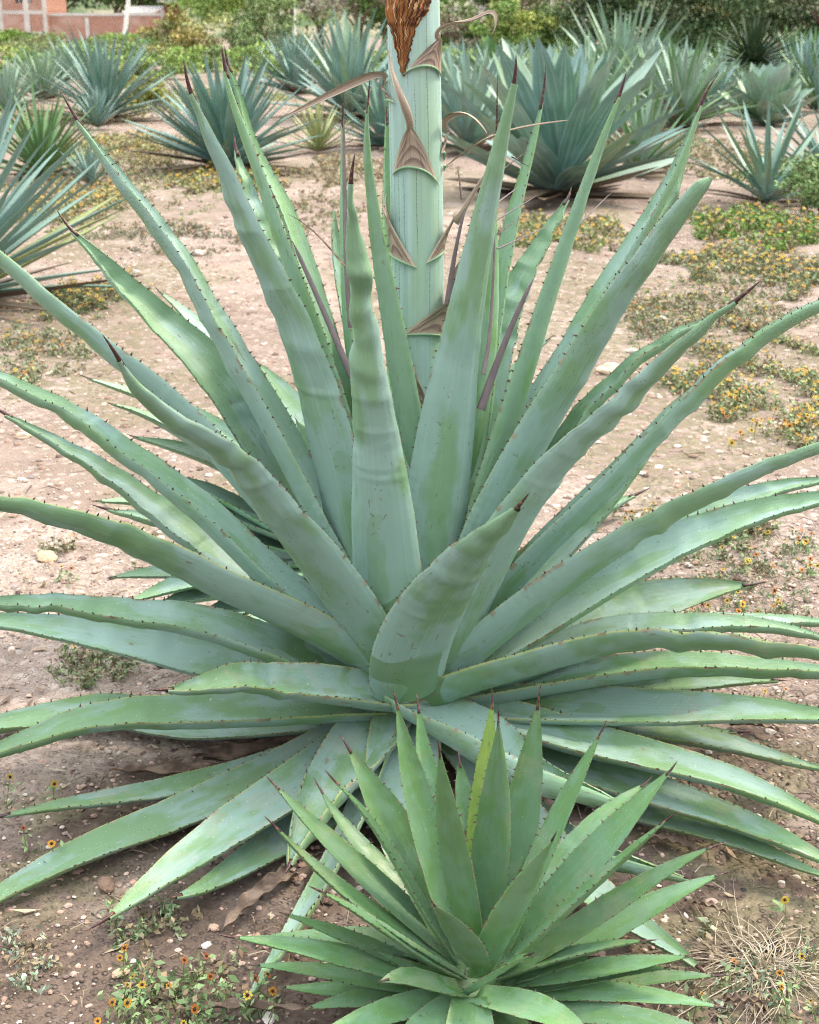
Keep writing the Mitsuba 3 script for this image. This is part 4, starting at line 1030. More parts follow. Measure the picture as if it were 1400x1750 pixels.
tree('dark tree in the top right corner', 1385, 78, 7.5, 6.0, (.035, .065, .022), 14000, .12, clumps=60, seed=20, foot=.03, col2=(.10, .14, .06))
tree('dull greyish shrub between the two dark trees at right', 1300, 95, 7, 5.5, (.17, .16, .11), 7000, .14, seed=21, foot=.05)
tree('big tree far behind the right half of the field', 1010, 150, 20, 12, G3, 9000, .32, seed=22, foot=.1)
tree('far tree at the right end of the back row', 1270, 150, 20, 13, (.15, .15, .09), 9000, .32, seed=23, foot=.1)
tree('far tree left of the wide dark tree', 870, 165, 10, 9, (.09, .14, .06), 7000, .26, seed=24, foot=.1)
tree('far tree beyond the green trees in the middle', 480, 160, 24, 14, (.10, .18, .05), 9000, .34, seed=25, foot=.1)
tree('far tree beyond the greyish one near the stalk', 640, 165, 20, 14, (.09, .15, .05), 9000, .34, seed=26, foot=.1)
tree('pale weedy bush on the left of the field below the shrubs', 130, 72, 7, 1.5, (.17, .22, .09), 6000, .09, name='shrub', cat='shrub', trunk=False, seed=27, foot=.02)
tree('yellowish weed bush right of the dark spiky agave', 250, 32, 1.0, .75, (.25, .28, .07), 2500, .05, name='shrub', cat='shrub', trunk=False, seed=28, foot=.02)
tree('leafy green weed clump at the lower right of the field edge', 1385, 14.5, 1.25, .42, (.15, .26, .06), 3800, .022, name='weed_bush', cat='weed', trunk=False, seed=29, foot=.02, clumps=70)
tree('taller pale green weed by the right edge', 1405, 13.2, .8, .62, (.17, .26, .10), 2600, .025, name='weed_bush', cat='weed', trunk=False, seed=30, foot=.02, clumps=50)

# the low weedy band between the field and the shrubs
r = np.random.default_rng(88)
WB_ = 'low weedy bush in the green band between field and shrubs'
for i in range(26):
    u = -20 + i * 57 + r.uniform(-15, 15)
    tree(WB_, u, r.uniform(48, 66), r.uniform(1.8, 3.2), r.uniform(.5, 1.1) * (1.25 if u < 520 else 1), [(.2, .3, .08), (.24, .29, .10), (.17, .27, .09), (.18, .27, .1)][r.integers(4)], 1500, .085, clumps=24, name='weed_bush', cat='weed', trunk=False, seed=400 + i, foot=.02, group='low weedy bushes behind the field')

# hills far behind
hx = np.linspace(-600, 600, 160)
hz = np.linspace(0, 1, 14)
ridge_h = 28 + 26 * meshkit.fbm(np.stack([hx / 90, 0 * hx, 0 * hx], -1), 4, 2)
HV = np.stack([np.broadcast_to(hx[:, None], (160, 14)), 700 + 160 * np.broadcast_to(hz[None], (160, 14)), -4 + ridge_h[:, None] * np.sin(hz * np.pi / 2)[None]], -1)
HV[..., 2] += 2.5 * meshkit.fbm(HV / 22, 3, 5) * hz


def hill_colour(p, n, uv):
    return mix(mi.Color3f(0.09, 0.13, 0.07), mi.Color3f(0.24, 0.23, 0.17), smoothstep(0.4, 0.65, fbm(p.x / 14, p.y / 14, p.z / 6, 4)))


scene['mat_hill'] = {'type': 'twosided', 'bsdf': {'type': 'diffuse', 'reflectance': mikit.proc(hill_colour)}}
put('hills', mikit.ply((HV.reshape(-1, 3), grid_faces(160, 14)), 'mat_hill', smooth=True), label='scrubby hills behind the trees', kind='structure')


# ------------------------------------------------------------------ the brick house, its yard wall and the poles
def brick_colour(p, n, uv):
    row = p.z / 0.075
    x = p.x / 0.22 + 0.5 * (dr.floor(row) - 2 * dr.floor(dr.floor(row) / 2))
    rnd = cell_rand(x, row, 4)
    c = mix(mi.Color3f(0.30, 0.12, 0.085), mi.Color3f(0.44, 0.24, 0.18), rnd)
    fx, fz = x - dr.floor(x), row - dr.floor(row)
    mort = dr.maximum(1 - smoothstep(0.02, 0.06, dr.minimum(fx, 1 - fx)), 1 - smoothstep(0.06, 0.16, dr.minimum(fz, 1 - fz)))
    c = mix(c, mi.Color3f(0.45, 0.38, 0.33), mort * .8)
    return mix(c, mi.Color3f(0.50, 0.36, 0.31), 0.7 * smoothstep(0.45, 0.7, fbm(p.x * .5, p.z * .8, 0, 3)))


def concrete(p, n, uv):
    return mix(mi.Color3f(0.42, 0.40, 0.38), mi.Color3f(0.66, 0.64, 0.61), fbm(p.x * 1.5, p.y * 1.5, p.z * 1.5, 4))


scene['mat_brick'] = {'type': 'twosided', 'bsdf': {'type': 'diffuse', 'reflectance': mikit.proc(brick_colour)}}
scene['mat_concrete'] = {'type': 'twosided', 'bsdf': {'type': 'diffuse', 'reflectance': mikit.proc(concrete)}}
scene['mat_white'] = rough((.78, .78, .76), .6, .3)
scene['mat_dark'] = rough((.03, .03, .035), .3, .5)
scene['mat_roof'] = rough((.30, .30, .31), .5, .4)
scene['mat_red'] = rough((.20, .05, .045), .6, .3)


def box_mesh(x0, x1, y0, y1, z0, z1):
    v = np.array([[x, y, z] for x in (x0, x1) for y in (y0, y1) for z in (z0, z1)], float)
    return v, CUBE_F


CUBE_F = np.array([[0, 1, 3], [0, 3, 2], [4, 6, 7], [4, 7, 5], [0, 4, 5], [0, 5, 1], [2, 3, 7], [2, 7, 6], [0, 2, 6], [0, 6, 4], [1, 5, 7], [1, 7, 3]])
BY = 150.0


def bu(u, y=BY):
    return (u - 700) / FPX * (y * math.cos(PITCH) + CAM_H * math.sin(PITCH))


def bz(v, y=BY):
    return float(at(700, v, y)[2])


HS = thing('brick_house', 'unfinished red brick house with pale concrete frame at the top left', 'house')
zt, zb_ = bz(-55), -3.0
hx0, hx1 = bu(-90), bu(83)
# the front wall is built round its window openings
wins = [(bu(33), bu(45), bz(5), bz(-14)), (bu(54), bu(60), bz(5), bz(-14)), (bu(-30), bu(-8), bz(5), bz(-14))]
MBw = MB()
MBw.add(*box_mesh(hx0, hx1, BY, BY + .2, zb_, wins[0][2]))
MBw.add(*box_mesh(hx0, hx1, BY, BY + .2, wins[0][3], zt))
xs = sorted([hx0, hx1] + [k for w_ in wins for k in w_[:2]])
for i in range(0, len(xs), 2):
    MBw.add(*box_mesh(xs[i], xs[i + 1], BY, BY + .2, wins[0][2], wins[0][3]))
MBw.add(*box_mesh(hx1 - .2, hx1, BY + .2, BY + 9, zb_, zt))
MBw.add(*box_mesh(hx0, hx0 + .2, BY + .2, BY + 9, zb_, zt))
MBw.add(*box_mesh(hx0, hx1, BY + 9, BY + 9.2, zb_, zt))
put('wall', mikit.ply((np.vstack(MBw.v), np.vstack(MBw.f)), 'mat_brick'), HS)
for w_ in wins:
    wn = put('window', mikit.ply(box_mesh(w_[0], w_[1], BY + .12, BY + .16, w_[2], w_[3]), 'mat_dark'), HS)
    fr = MB()
    fr.add(*box_mesh((w_[0] + w_[1]) / 2 - .04, (w_[0] + w_[1]) / 2 + .04, BY + .07, BY + .115, w_[2], w_[3]))
    put('frame', mikit.ply((np.vstack(fr.v), np.vstack(fr.f)), 'mat_concrete'), wn)
for u, wd in ((6, .42), (50, .55), (81, .42), (-60, .42)):
    put('column', mikit.ply(box_mesh(bu(u) - wd / 2, bu(u) + wd / 2, BY - .06, BY - .003, zb_, zt + .1), 'mat_concrete'), HS)
for v in (21, 57, -24):
    put('beam', mikit.ply(box_mesh(hx0 - .05, hx1 + .05, BY - .04, BY - .004, bz(v + 3.2), bz(v - 3.2)), 'mat_concrete'), HS)
put('roof', mikit.ply(box_mesh(hx0 - .4, hx1 + .4, BY - .4, BY + 9.5, zt, zt + .25), 'mat_concrete'), HS)

WL = thing('brick_wall', 'long red brick yard wall with pale concrete capping beside the house', 'wall')
put('panel', mikit.ply(box_mesh(bu(85), bu(282), BY + .5, BY + .65, -3, bz(27)), 'mat_brick'), WL)
put('capping', mikit.ply(box_mesh(bu(85), bu(282), BY + .42, BY + .73, bz(27), bz(22)), 'mat_concrete'), WL)
for u in (150, 280):
    put('pier', mikit.ply(box_mesh(bu(u) - .2, bu(u) + .2, BY + .38, BY + .47, -3, bz(16 if u > 200 else 30)), 'mat_concrete'), WL)

SH = thing('shed', 'low shed with grey corrugated roof behind the brick wall', 'shed')
nx = 60
sx = np.linspace(bu(200), bu(262), nx)
sy = np.array([BY + 3, BY + 8.0])
zz = np.array([bz(24), bz(8)])
cor = .05 * np.sin(np.arange(nx) * np.pi / 1.5)
RV = np.stack([np.broadcast_to(sx[:, None], (nx, 2)), np.broadcast_to(sy[None], (nx, 2)), zz[None] + cor[:, None]], -1)
put('roof', mikit.ply((RV.reshape(-1, 3), grid_faces(nx, 2)), 'mat_roof'), SH)
gab = np.array([[bu(245), BY + 2.8, bz(28)], [bu(279), BY + 2.8, bz(28)], [bu(279), BY + 2.8, bz(11)], [bu(245), BY + 3.0, bz(28)], [bu(279), BY + 3.0, bz(28)], [bu(279), BY + 3.0, bz(11)]])
put('gable', mikit.ply((gab, np.array([[0, 1, 2], [3, 5, 4], [0, 2, 5], [0, 5, 3], [1, 4, 5], [1, 5, 2], [0, 3, 4], [0, 4, 1]])), 'mat_brick'), SH)
put('wall', mikit.ply(box_mesh(bu(203), bu(279), BY + 3.2, BY + 7.8, -3, bz(29)), 'mat_brick'), SH)
PV = thing('porch', 'dark red porch with a flat grey roof at the end of the brick wall', 'porch')
put('roof', mikit.ply(box_mesh(bu(276), bu(312), BY - 1, BY + 5, bz(4), bz(0)), 'mat_roof'), PV)
put('wall', mikit.ply(box_mesh(bu(281), bu(300), BY + 1.5, BY + 4.5, -3, bz(4)), 'mat_red'), PV)

for lab, (ub, vb, ut, vt), y, R in (('white leaning pole in front of the brick wall', (213, 62, 225, -60), 100, .16), ('white pole in front of the pale building right of the stalk', (805, 40, 807, -50), 110, .12),
                                   ('pale post among the trees right of the yellow bush', (941, 34, 944, -10), 90, .07), ('thin pale post among the middle trees', (505, 60, 503, -4), 85, .06)):
    a, b = at(ub, vb, y), at(ut, vt, y)
    d = (b - a) / np.linalg.norm(b - a)
    a = a - d * (a[2] + .5) / d[2]
    k = thing('pole', lab, 'pole')
    q = np.linspace(0, 1, 10)
    v, f = tube(a + q[:, None] * (b - a), R * (1 - .3 * q), 10)
    put('shaft', mikit.ply((v, f), 'mat_white', smooth=True), k)
    v, f = tube(np.array([b, b + d * .12, b + d * .16]), np.array([R * .8, R * .8, R * .3]), 10)
    put('cap', mikit.ply((v, f), 'mat_concrete'), k)

y = 130.0
WB = thing('white_building', 'pale building glimpsed right of the top of the flower stalk', 'building')
put('wall', mikit.ply(box_mesh(bu(756, y), bu(826, y), y, y + 7, -3, bz(15, y)), 'mat_white'), WB)
put('roof', mikit.ply(box_mesh(bu(753, y), bu(829, y), y - .4, y + 7.4, bz(15, y), bz(11, y)), 'mat_roof'), WB)
put('door', mikit.ply(box_mesh(bu(812, y), bu(819, y), y - .05, y - .005, -2, bz(24, y)), 'mat_dark'), WB)

# ------------------------------------------------------------------ stones, flowers, weeds and litter on the soil
def stone(u, v, px, tone, label, group=None, flat=.55, seed=0):
    r = np.random.default_rng(seed + 40)
    p = on_ground(u, v)
    s = px / FPX * math.hypot(p[1], CAM_H) / 2
    m = trimesh.creation.icosphere(2, 1.0)
    V = np.array(m.vertices)
    V = V * (1 + .5 * (meshkit.noise(V * 1.3 + seed * 3.1, seed)[:, None] - .5) + .25 * (meshkit.noise(V * 3 + seed, seed)[:, None] - .5))
    V = V * [1.15, .8, flat]
    a = r.uniform(0, 3.1)
    V = V @ np.array([[math.cos(a), math.sin(a), 0], [-math.sin(a), math.cos(a), 0], [0, 0, 1]]) * s + p + [0, 0, s * .22]
    c = .85 * np.asarray(tone)[None] * (.75 + .5 * meshkit.fbm(V * 90 / max(s * 40, .5), 3, seed))[:, None]
    put('stone', mikit.ply((V, np.array(m.faces)), 'mat_stone', smooth=28 if False else False, color=c), label=label, cat='stone', group=group)


W_, P_, B_, K_ = (.52, .47, .42), (.42, .30, .24), (.23, .165, .13), (.06, .055, .055)
for i, (u, v, px, tn, lb) in enumerate((
        (1045, 637, 46, (.60, .50, .38), 'long tan stone lying right of the big leaves'), (1082, 602, 20, W_, 'angular white stone above the long tan stone'), (1130, 547, 22, W_, 'white stone among dry grass right of centre'),
        (1256, 484, 18, W_, 'pale stone near the right leaf spine'), (338, 432, 26, W_, 'pale rounded stone left of the tall left leaf'), (233, 464, 16, W_, 'small white stone left of the pale rounded one'),
        (40, 742, 24, (.6, .48, .36), 'tan stone near the left edge beside the leaf tips'), (1195, 1233, 18, B_, 'brown lump of soil between right leaves'), (1355, 918, 14, W_, 'white stone near yellow flowers at right'),
        (1318, 1246, 22, W_, 'pale stone under the right leaves'), (80, 958, 36, (.58, .43, .30), 'flat tan stone beside weeds at left'), (136, 1012, 16, (.62, .44, .38), 'pinkish stone right of the flat tan stone at left'),
        (180, 1497, 38, B_, 'brown clod under the lowest left leaf'), (290, 1672, 32, (.42, .36, .32), 'grey flat stone among flowers at bottom left'), (205, 1651, 24, (.55, .38, .28), 'smooth tan stone by the bottom left flowers'),
        (434, 1521, 26, B_, 'rough brown stone beside the dead stick'), (365, 1575, 18, (.5, .36, .28), 'orange-brown stone left of the dead stick'), (440, 1592, 22, (.4, .29, .23), 'brown stone below the dead stick'),
        (352, 1603, 16, (.74, .72, .68), 'white chip at the tip of the small agave leaf'), (460, 1726, 26, (.75, .72, .68), 'white shell-like stone at bottom beside flowers'), (35, 1658, 18, (.72, .7, .66), 'white chip at the bottom left'),
        (1320, 1606, 34, K_, 'black stone above the dry grass tuft'), (1272, 1510, 16, K_, 'small black stone in gravel at lower right'), (1292, 1690, 22, (.5, .42, .30), 'yellowish stone beside the dry grass'),
        (1362, 1492, 14, W_, 'white chip in the gravel at lower right'), (1215, 1530, 22, (.4, .3, .27), 'brown flat stone near the small agave tip'), (560 // 2, 1137, 24, K_, 'dark stone among pebbles left of the leaf bases'),
        (1372, 1615, 16, W_, 'pale pebble right of the dry grass tuft'), (1070, 965 - 60, 14, P_, 'pink stone near the log right of centre'), (20, 1110, 16, (.6, .48, .42), 'pinkish stone on the left soil'))):
    stone(u, v, px, tn, lb, seed=i)
r = np.random.default_rng(31)
for i in range(70):
    u, v = r.uniform(0, 1400), 260 + 760 * r.random() ** 1.3
    stone(u, v, r.uniform(8, 13) * (1 if v > 400 else .7), np.array([W_, P_, (.55, .45, .38)])[r.integers(3)], 'small pale stone scattered over the bare soil', 'small pale stones on the soil', seed=100 + i)

PET = [(.46, .20, .010), (.50, .25, .015), (.40, .13, .008)]
PET_Y = [(.52, .33, .02), (.52, .38, .03)]


def blossom(c, nrm, R, seed, petals=9):
    """Petal ring and domed dark centre as two meshes."""
    r = np.random.default_rng(seed)
    nrm = nrm / np.linalg.norm(nrm)
    a = np.cross(nrm, [.3, .8, .1])
    a /= np.linalg.norm(a)
    b = np.cross(nrm, a)
    V, F = [], []
    for i in range(petals):
        t = i / petals * 2 * math.pi + r.uniform(-.1, .1)
        d, e = a * math.cos(t) + b * math.sin(t), -a * math.sin(t) + b * math.cos(t)
        l = R * r.uniform(.9, 1.1)
        o = len(V)
        V += [c + d * R * .25, c + d * l * .7 + e * R * .27 + nrm * R * .08, c + d * l + nrm * R * r.uniform(-.15, .1), c + d * l * .7 - e * R * .27 + nrm * R * .08]
        F += [[o, o + 1, o + 2], [o, o + 2, o + 3]]
    t = np.arange(8) / 8 * 2 * math.pi
    ring = [c + (a * math.cos(k) + b * math.sin(k)) * R * .36 + nrm * R * .05 for k in t]
    ring2 = [c + (a * math.cos(k) + b * math.sin(k)) * R * .22 + nrm * R * .2 for k in t]
    D = np.array(ring + ring2 + [c + nrm * R * .26])
    DF = [[i, (i + 1) % 8, 8 + i] for i in range(8)] + [[(i + 1) % 8, 8 + (i + 1) % 8, 8 + i] for i in range(8)] + [[8 + i, 8 + (i + 1) % 8, 16] for i in range(8)]
    return (np.array(V), np.array(F)), (D, np.array(DF))


def flower(u, v, label, group=None, R=.0105, h=.06, seed=0, tone=None, leaves=True):
    """One small daisy-like flower whose head shows at the pixel: stem, leaves, petals, dark centre."""
    r = np.random.default_rng(seed + 3000)
    y = ground_y(v)
    y -= h / CAM_H * y * .98
    c = at(u, v, y)
    foot = np.array([c[0] + r.uniform(-.02, .02), c[1] + r.uniform(-.02, .03), 0.0])
    foot[2] = float(soil_z(foot[0], foot[1])) - .004
    k = thing('wildflower', label, 'flower', group)
    P = spline([foot, (foot + c) / 2 + [r.uniform(-.01, .01), r.uniform(-.01, .01), .005], c], n=7)
    v_, f_ = tube(P, .0009, 4)
    put('stem', mikit.ply((v_, f_), 'mat_stem'), k)
    tone = np.array(PET[seed % 3] if tone is None else tone) * r.uniform(.6, 1.1)
    (pv, pf), (dv, df) = blossom(c, np.array([r.uniform(-.9, .9), -.5 + r.uniform(-.8, .6), 1.0]), R * r.uniform(.6, 1.12), seed, int(r.integers(6, 11)))
    put('petals', mikit.ply((pv, pf), 'mat_vcol', color=np.tile(tone, (len(pv), 1)) * np.where(np.arange(len(pv)) % 4 == 0, .45, 1.0)[:, None]), k)
    put('centre', mikit.ply((dv, df), 'mat_centre', smooth=True), k)
    if leaves:
        q = foot + (c - foot) * r.uniform(.05, .9, (16, 1)) + r.normal(0, .012, (16, 3)) * [1, 1, .4]
        put('foliage', mikit.ply(leaf_cards(q, .0085, seed, (.17, .27, .10))[:2], 'mat_weed'), k, kind='stuff')


scene['mat_stem'] = rough((.14, .17, .06), .7, .2)
scene['mat_centre'] = rough((.035, .012, .008), .8, .2)
scene['mat_weed'] = rough((.19, .28, .13), .6, .3)
for i, (u, v, lb) in enumerate(((213, 1620, 'orange daisy standing alone above the bottom left cluster'), (205, 1637, 'half hidden flower just below the lone orange daisy'), (315, 1641, 'orange daisy right of the lone one at bottom left'),
                                (353, 1634, 'faded reddish flower right of the second daisy'), (227, 1669, 'upper orange daisy of a pair at bottom left'), (218, 1683, 'lower orange daisy of the pair at bottom left'),
                                (243, 1683, 'yellow-orange daisy right of the pair'), (288, 1685, 'orange daisy beside the grey flat stone'), (360, 1669, 'orange daisy right of the grey stone, near the leaf'),
                                (192, 1713, 'orange daisy seen from the side at bottom left'), (218, 1714, 'orange daisy below the pair'), (333, 1725, 'orange daisy near the bottom edge'), (167, 1745, 'orange daisy cut by the bottom edge'),
                                (314, 1749, 'yellow daisy at the bottom edge'), (457, 1665, 'bright orange daisy next to the front leaf of the small agave'), (466, 1694, 'orange daisy below the bright one near the small agave'),
                                (437, 1672, 'dull red flower left of the bright orange daisy'), (423, 1701, 'small yellow flower left of the small agave'), (93, 1340, 'yellow flower under the long left leaf'), (88, 1442, 'orange daisy between the two low left leaves'),
                                (40, 1415, 'dull orange flower left below the lowest leaves'), (17, 1328, 'tiny yellow flower at the left edge'),
                                (1200, 1698, 'orange daisy at the tip of the lowest right leaf'), (1255, 1643, 'orange daisy left of the dry grass tuft'), (1333, 1663, 'orange daisy in front of the dry grass tuft'), (1336, 1686, 'orange flower below the tuft daisy'),
                                (1386, 1710, 'yellow-orange daisy at the bottom right'), (1342, 1538, 'yellow flower in the gravel at lower right'), (1371, 1634, 'small yellow flower right of the tuft'), (1308, 1181, 'yellow daisy under the right leaves'),
                                (1343, 1178, 'orange flower right of the daisy under the leaves'), (105, 968, 'orange flower in weeds left of the tan stone'), (122, 971, 'second orange flower in weeds at left'), (405, 1069, 'small yellow flower among the dark leaves'))):
    flower(u, v, lb, seed=i, tone=PET_Y[i % 2] if 'yellow' in lb else ((.30, .07, .02) if 'dull' in lb or 'faded' in lb else None), R=.0086 if v > 1500 else .0095, h=.05)
r = np.random.default_rng(9)
FL = 'small orange and yellow daisy of the flowering patch right of the big agave'
FLG = 'daisies right of the big agave'
for i in range(70):
    u, v = (r.uniform(1230, 1400), r.uniform(905, 975)) if i < 14 else ((r.uniform(1080, 1400), r.uniform(985, 1060)) if i < 34 else (r.uniform(1010, 1130), r.uniform(840, 900)) if i < 46 else (r.uniform(1230, 1400), r.uniform(690, 760)))
    flower(u, v, FL, FLG, R=.0115 if v > 800 else .014, h=.05, seed=200 + i, tone=(PET + PET_Y)[r.integers(5)], leaves=v > 800)


def weed_patch(label, u0, v0, u1, v1, sprigs, fl, col=(.20, .25, .13), h=.06, leaf_sz=.009, seed=0, ftone=None, fs=.010):
    """A spreading patch of small leafy weeds, with or without little flowers: nobody could count its sprigs."""
    r = np.random.default_rng(seed + 70)
    y0, y1 = ground_y(v1), ground_y(v0)
    cy, ry = (y0 + y1) / 2, (y1 - y0) / 2
    sc = (cy * math.cos(PITCH) + CAM_H * math.sin(PITCH)) / FPX
    cx_, rx = ((u0 + u1) / 2 - 700) * sc, (u1 - u0) / 2 * sc
    a, d = r.uniform(0, 6.28, sprigs), np.sqrt(r.random(sprigs))
    X, Y = cx_ + rx * d * np.cos(a) * (1 + .25 * np.sin(a * 5 + seed)), cy + ry * d * np.sin(a) * (1 + .25 * np.cos(a * 4 + seed))
    keep = meshkit.fbm(np.stack([X * 5, Y * 5, 0 * X], -1), 3, seed) > (.44 if sprigs > 250 else 0)
    X, Y = X[keep], Y[keep]
    m_ = r.random(len(X)) < (.6 if h < .08 else .9)
    X, Y = X[m_], Y[m_]
    n = len(X)
    H = h * r.uniform(.3, 1.2, n)
    base = np.stack([X, Y, soil_z(X, Y)], -1)
    lean = r.normal(0, .45, (n, 2)) * H[:, None]
    k = thing('weed_patch', label, 'weeds', kind='stuff')
    nl = 9
    q = r.random((n, nl, 1))
    P = base[:, None] + np.concatenate([lean[:, None] * q, H[:, None, None] * q], -1) + r.normal(0, leaf_sz * .9, (n, nl, 3)) * [1, 1, .4]
    P[..., 2] = np.maximum(P[..., 2], base[:, None, 2] + .002)
    v, f, c = leaf_cards(P.reshape(-1, 3), leaf_sz, seed, np.asarray(col) * .88, .4)
    dry = np.repeat(np.repeat(r.random(n) < .35, nl), 4)
    c = np.where(dry[:, None], np.array([.22, .18, .12]) * (.7 + .6 * r.random((len(c), 1))), c)
    put('leaves', mikit.ply((v, f), 'mat_vcol', color=c), k, kind='stuff')
    st = MB()
    for i in range(0, n, 2):
        e = base[i] + [lean[i, 0], lean[i, 1], H[i]]
        st.add(*tube(np.array([base[i] - [0, 0, .003], (base[i] + e) / 2, e]), .0008 * max(1, fs / .01), 3))
    if st.n:
        put('stems', mikit.ply((np.vstack(st.v), np.vstack(st.f)), 'mat_stem'), k, kind='stuff')
    nf = int(n * fl * .75)
    fs = fs * .78
    if nf:
        pm = MB()
        for i in r.choice(n, nf, replace=False):
            e = base[i] + [lean[i, 0], lean[i, 1], H[i] * 1.1 + .006]
            (pv, pf), (dv, df) = blossom(e, np.array([r.uniform(-.4, .4), -.4 + r.uniform(-.3, .3), 1.0]), fs * r.uniform(.8, 1.15), i, 6)
            tone = (PET + PET_Y)[r.integers(5)] if ftone is None else ftone[r.integers(len(ftone))]
            pm.add(pv, pf, tone)
            pm.add(dv[8:], np.array([[i_, (i_ + 1) % 8, 8] for i_ in range(8)]), (.05, .02, .01))
        put('flowers', pm.ply('mat_vcol'), k, kind='stuff')


Y2 = [(.50, .31, .02), (.48, .23, .015), (.52, .37, .04)]
weed_patch('orange-flowered weeds at the left below the cropped agave', 70, 478, 230, 545, 900, .55, seed=1, fs=.016, leaf_sz=.015, h=.07, ftone=Y2)
weed_patch('grey-green weeds with yellow flowers at the left edge', -40, 545, 150, 690, 1100, .18, seed=2, fs=.014, leaf_sz=.013, col=(.23, .28, .17))
weed_patch('flowering weeds in front of the lone blue agave', 290, 296, 480, 332, 700, .5, seed=3, fs=.028, leaf_sz=.03, h=.10, ftone=Y2, col=(.26, .29, .13))
weed_patch('yellow flowering weeds around the little tuft agave', 70, 318, 220, 392, 900, .45, seed=4, fs=.024, leaf_sz=.024, h=.09, ftone=Y2, col=(.27, .28, .14))
weed_patch('dry weedy strip left of the tall leaves', 120, 385, 460, 432, 1100, .08, seed=5, fs=.016, leaf_sz=.016, col=(.22, .22, .16))
weed_patch('dense yellow-flowered weed patch at the right edge', 1160, 610, 1420, 750, 2300, .34, seed=6, fs=.013, leaf_sz=.012, ftone=Y2, col=(.24, .29, .15))
weed_patch('orange-flowered weeds below the right green clump', 1150, 425, 1420, 505, 1500, .35, seed=7, fs=.018, leaf_sz=.017, h=.08, ftone=Y2)
weed_patch('green weeds at the foot of the sparse dark agave', 1180, 365, 1420, 425, 1500, .2, seed=8, fs=.022, leaf_sz=.024, h=.14, ftone=Y2, col=(.15, .27, .06))
weed_patch('thin dry weeds right of the long leaves', 1060, 505, 1330, 575, 900, .2, seed=9, fs=.014, leaf_sz=.014, col=(.24, .25, .17))
weed_patch('low grey weeds by the tan stone at right', 1080, 555, 1200, 610, 400, .05, seed=10, leaf_sz=.012, col=(.24, .26, .18))
weed_patch('sparse weeds near the orange daisies at right', 1100, 900, 1420, 1060, 520, .12, seed=11, leaf_sz=.009, h=.05, fs=.009, col=(.22, .26, .16))
weed_patch('weedy clump with yellow flowers under the pale right leaf', 1190, 895, 1330, 945, 330, .12, seed=12, leaf_sz=.01, h=.06, fs=.009, col=(.2, .28, .14))
weed_patch('broken weeds beside the tan stone at the left', 20, 930, 230, 1010, 520, .06, seed=13, leaf_sz=.009, h=.05, col=(.22, .24, .16))
weed_patch('small weeds on bare soil under the left leaves', 90, 1105, 250, 1175, 170, .05, seed=14, leaf_sz=.009, h=.05)
weed_patch('leafy flower cluster plants at the bottom left corner', 190, 1640, 420, 1760, 110, .0, seed=15, leaf_sz=.011, h=.05, col=(.21, .31, .15))
weed_patch('pale seedlings left of the bottom flowers', -20, 1590, 100, 1690, 60, .0, seed=16, leaf_sz=.007, h=.03, col=(.25, .32, .24))
weed_patch('fine weeds around the dry grass tuft', 1150, 1590, 1420, 1760, 60, .0, seed=17, leaf_sz=.009, h=.06, col=(.24, .30, .2))
weed_patch('small plants under the low left leaves', 180, 1535, 330, 1620, 60, .0, seed=18, leaf_sz=.009, h=.045, col=(.22, .31, .17))
weed_patch('yellowish grass between the far left agaves', 40, 235, 330, 275, 900, .25, seed=19, leaf_sz=.035, h=.12, fs=.03, col=(.30, .30, .13), ftone=Y2)
weed_patch('straw-coloured grass beyond the lone blue agave', 200, 150, 460, 205, 1100, .1, seed=20, leaf_sz=.05, h=.16, fs=.04, col=(.30, .33, .13), ftone=Y2)
weed_patch('pale grass under the far left tufts', -40, 190, 130, 240, 500, .1, seed=21, leaf_sz=.04, h=.12, col=(.29, .27, .15))
weed_patch('thin dry grass between the left agaves and the tall leaves', 60, 240, 340, 330, 1300, .1, seed=24, leaf_sz=.026, h=.09, fs=.02, col=(.28, .27, .14), ftone=Y2)
weed_patch('patchy dry grass in front of the pale agave left of the stalk', 420, 330, 640, 400, 500, .05, seed=25, leaf_sz=.02, h=.06, fs=.02, col=(.27, .26, .16), ftone=Y2)
weed_patch('dry grass among the agaves in the right middle distance', 1020, 225, 1300, 300, 1300, .08, seed=26, leaf_sz=.03, h=.09, fs=.02, col=(.27, .27, .15), ftone=Y2)
weed_patch('thin green ground cover spreading over the right mid-ground', 1040, 480, 1420, 640, 1500, .22, seed=27, leaf_sz=.012, h=.05, fs=.012, col=(.22, .28, .13), ftone=Y2)
weed_patch('thin green ground cover among the left agaves', -40, 260, 420, 420, 1900, .12, seed=28, leaf_sz=.018, h=.06, fs=.016, col=(.24, .28, .13), ftone=Y2)
weed_patch('dry weeds behind the flower stalk', 500, 268, 760, 320, 700, .1, seed=22, leaf_sz=.025, h=.08, fs=.02, col=(.29, .26, .16), ftone=Y2)
weed_patch('weeds under the broad-leaved agave', 820, 370, 1080, 430, 800, .3, seed=23, leaf_sz=.02, h=.08, fs=.02, col=(.24, .28, .12), ftone=Y2)

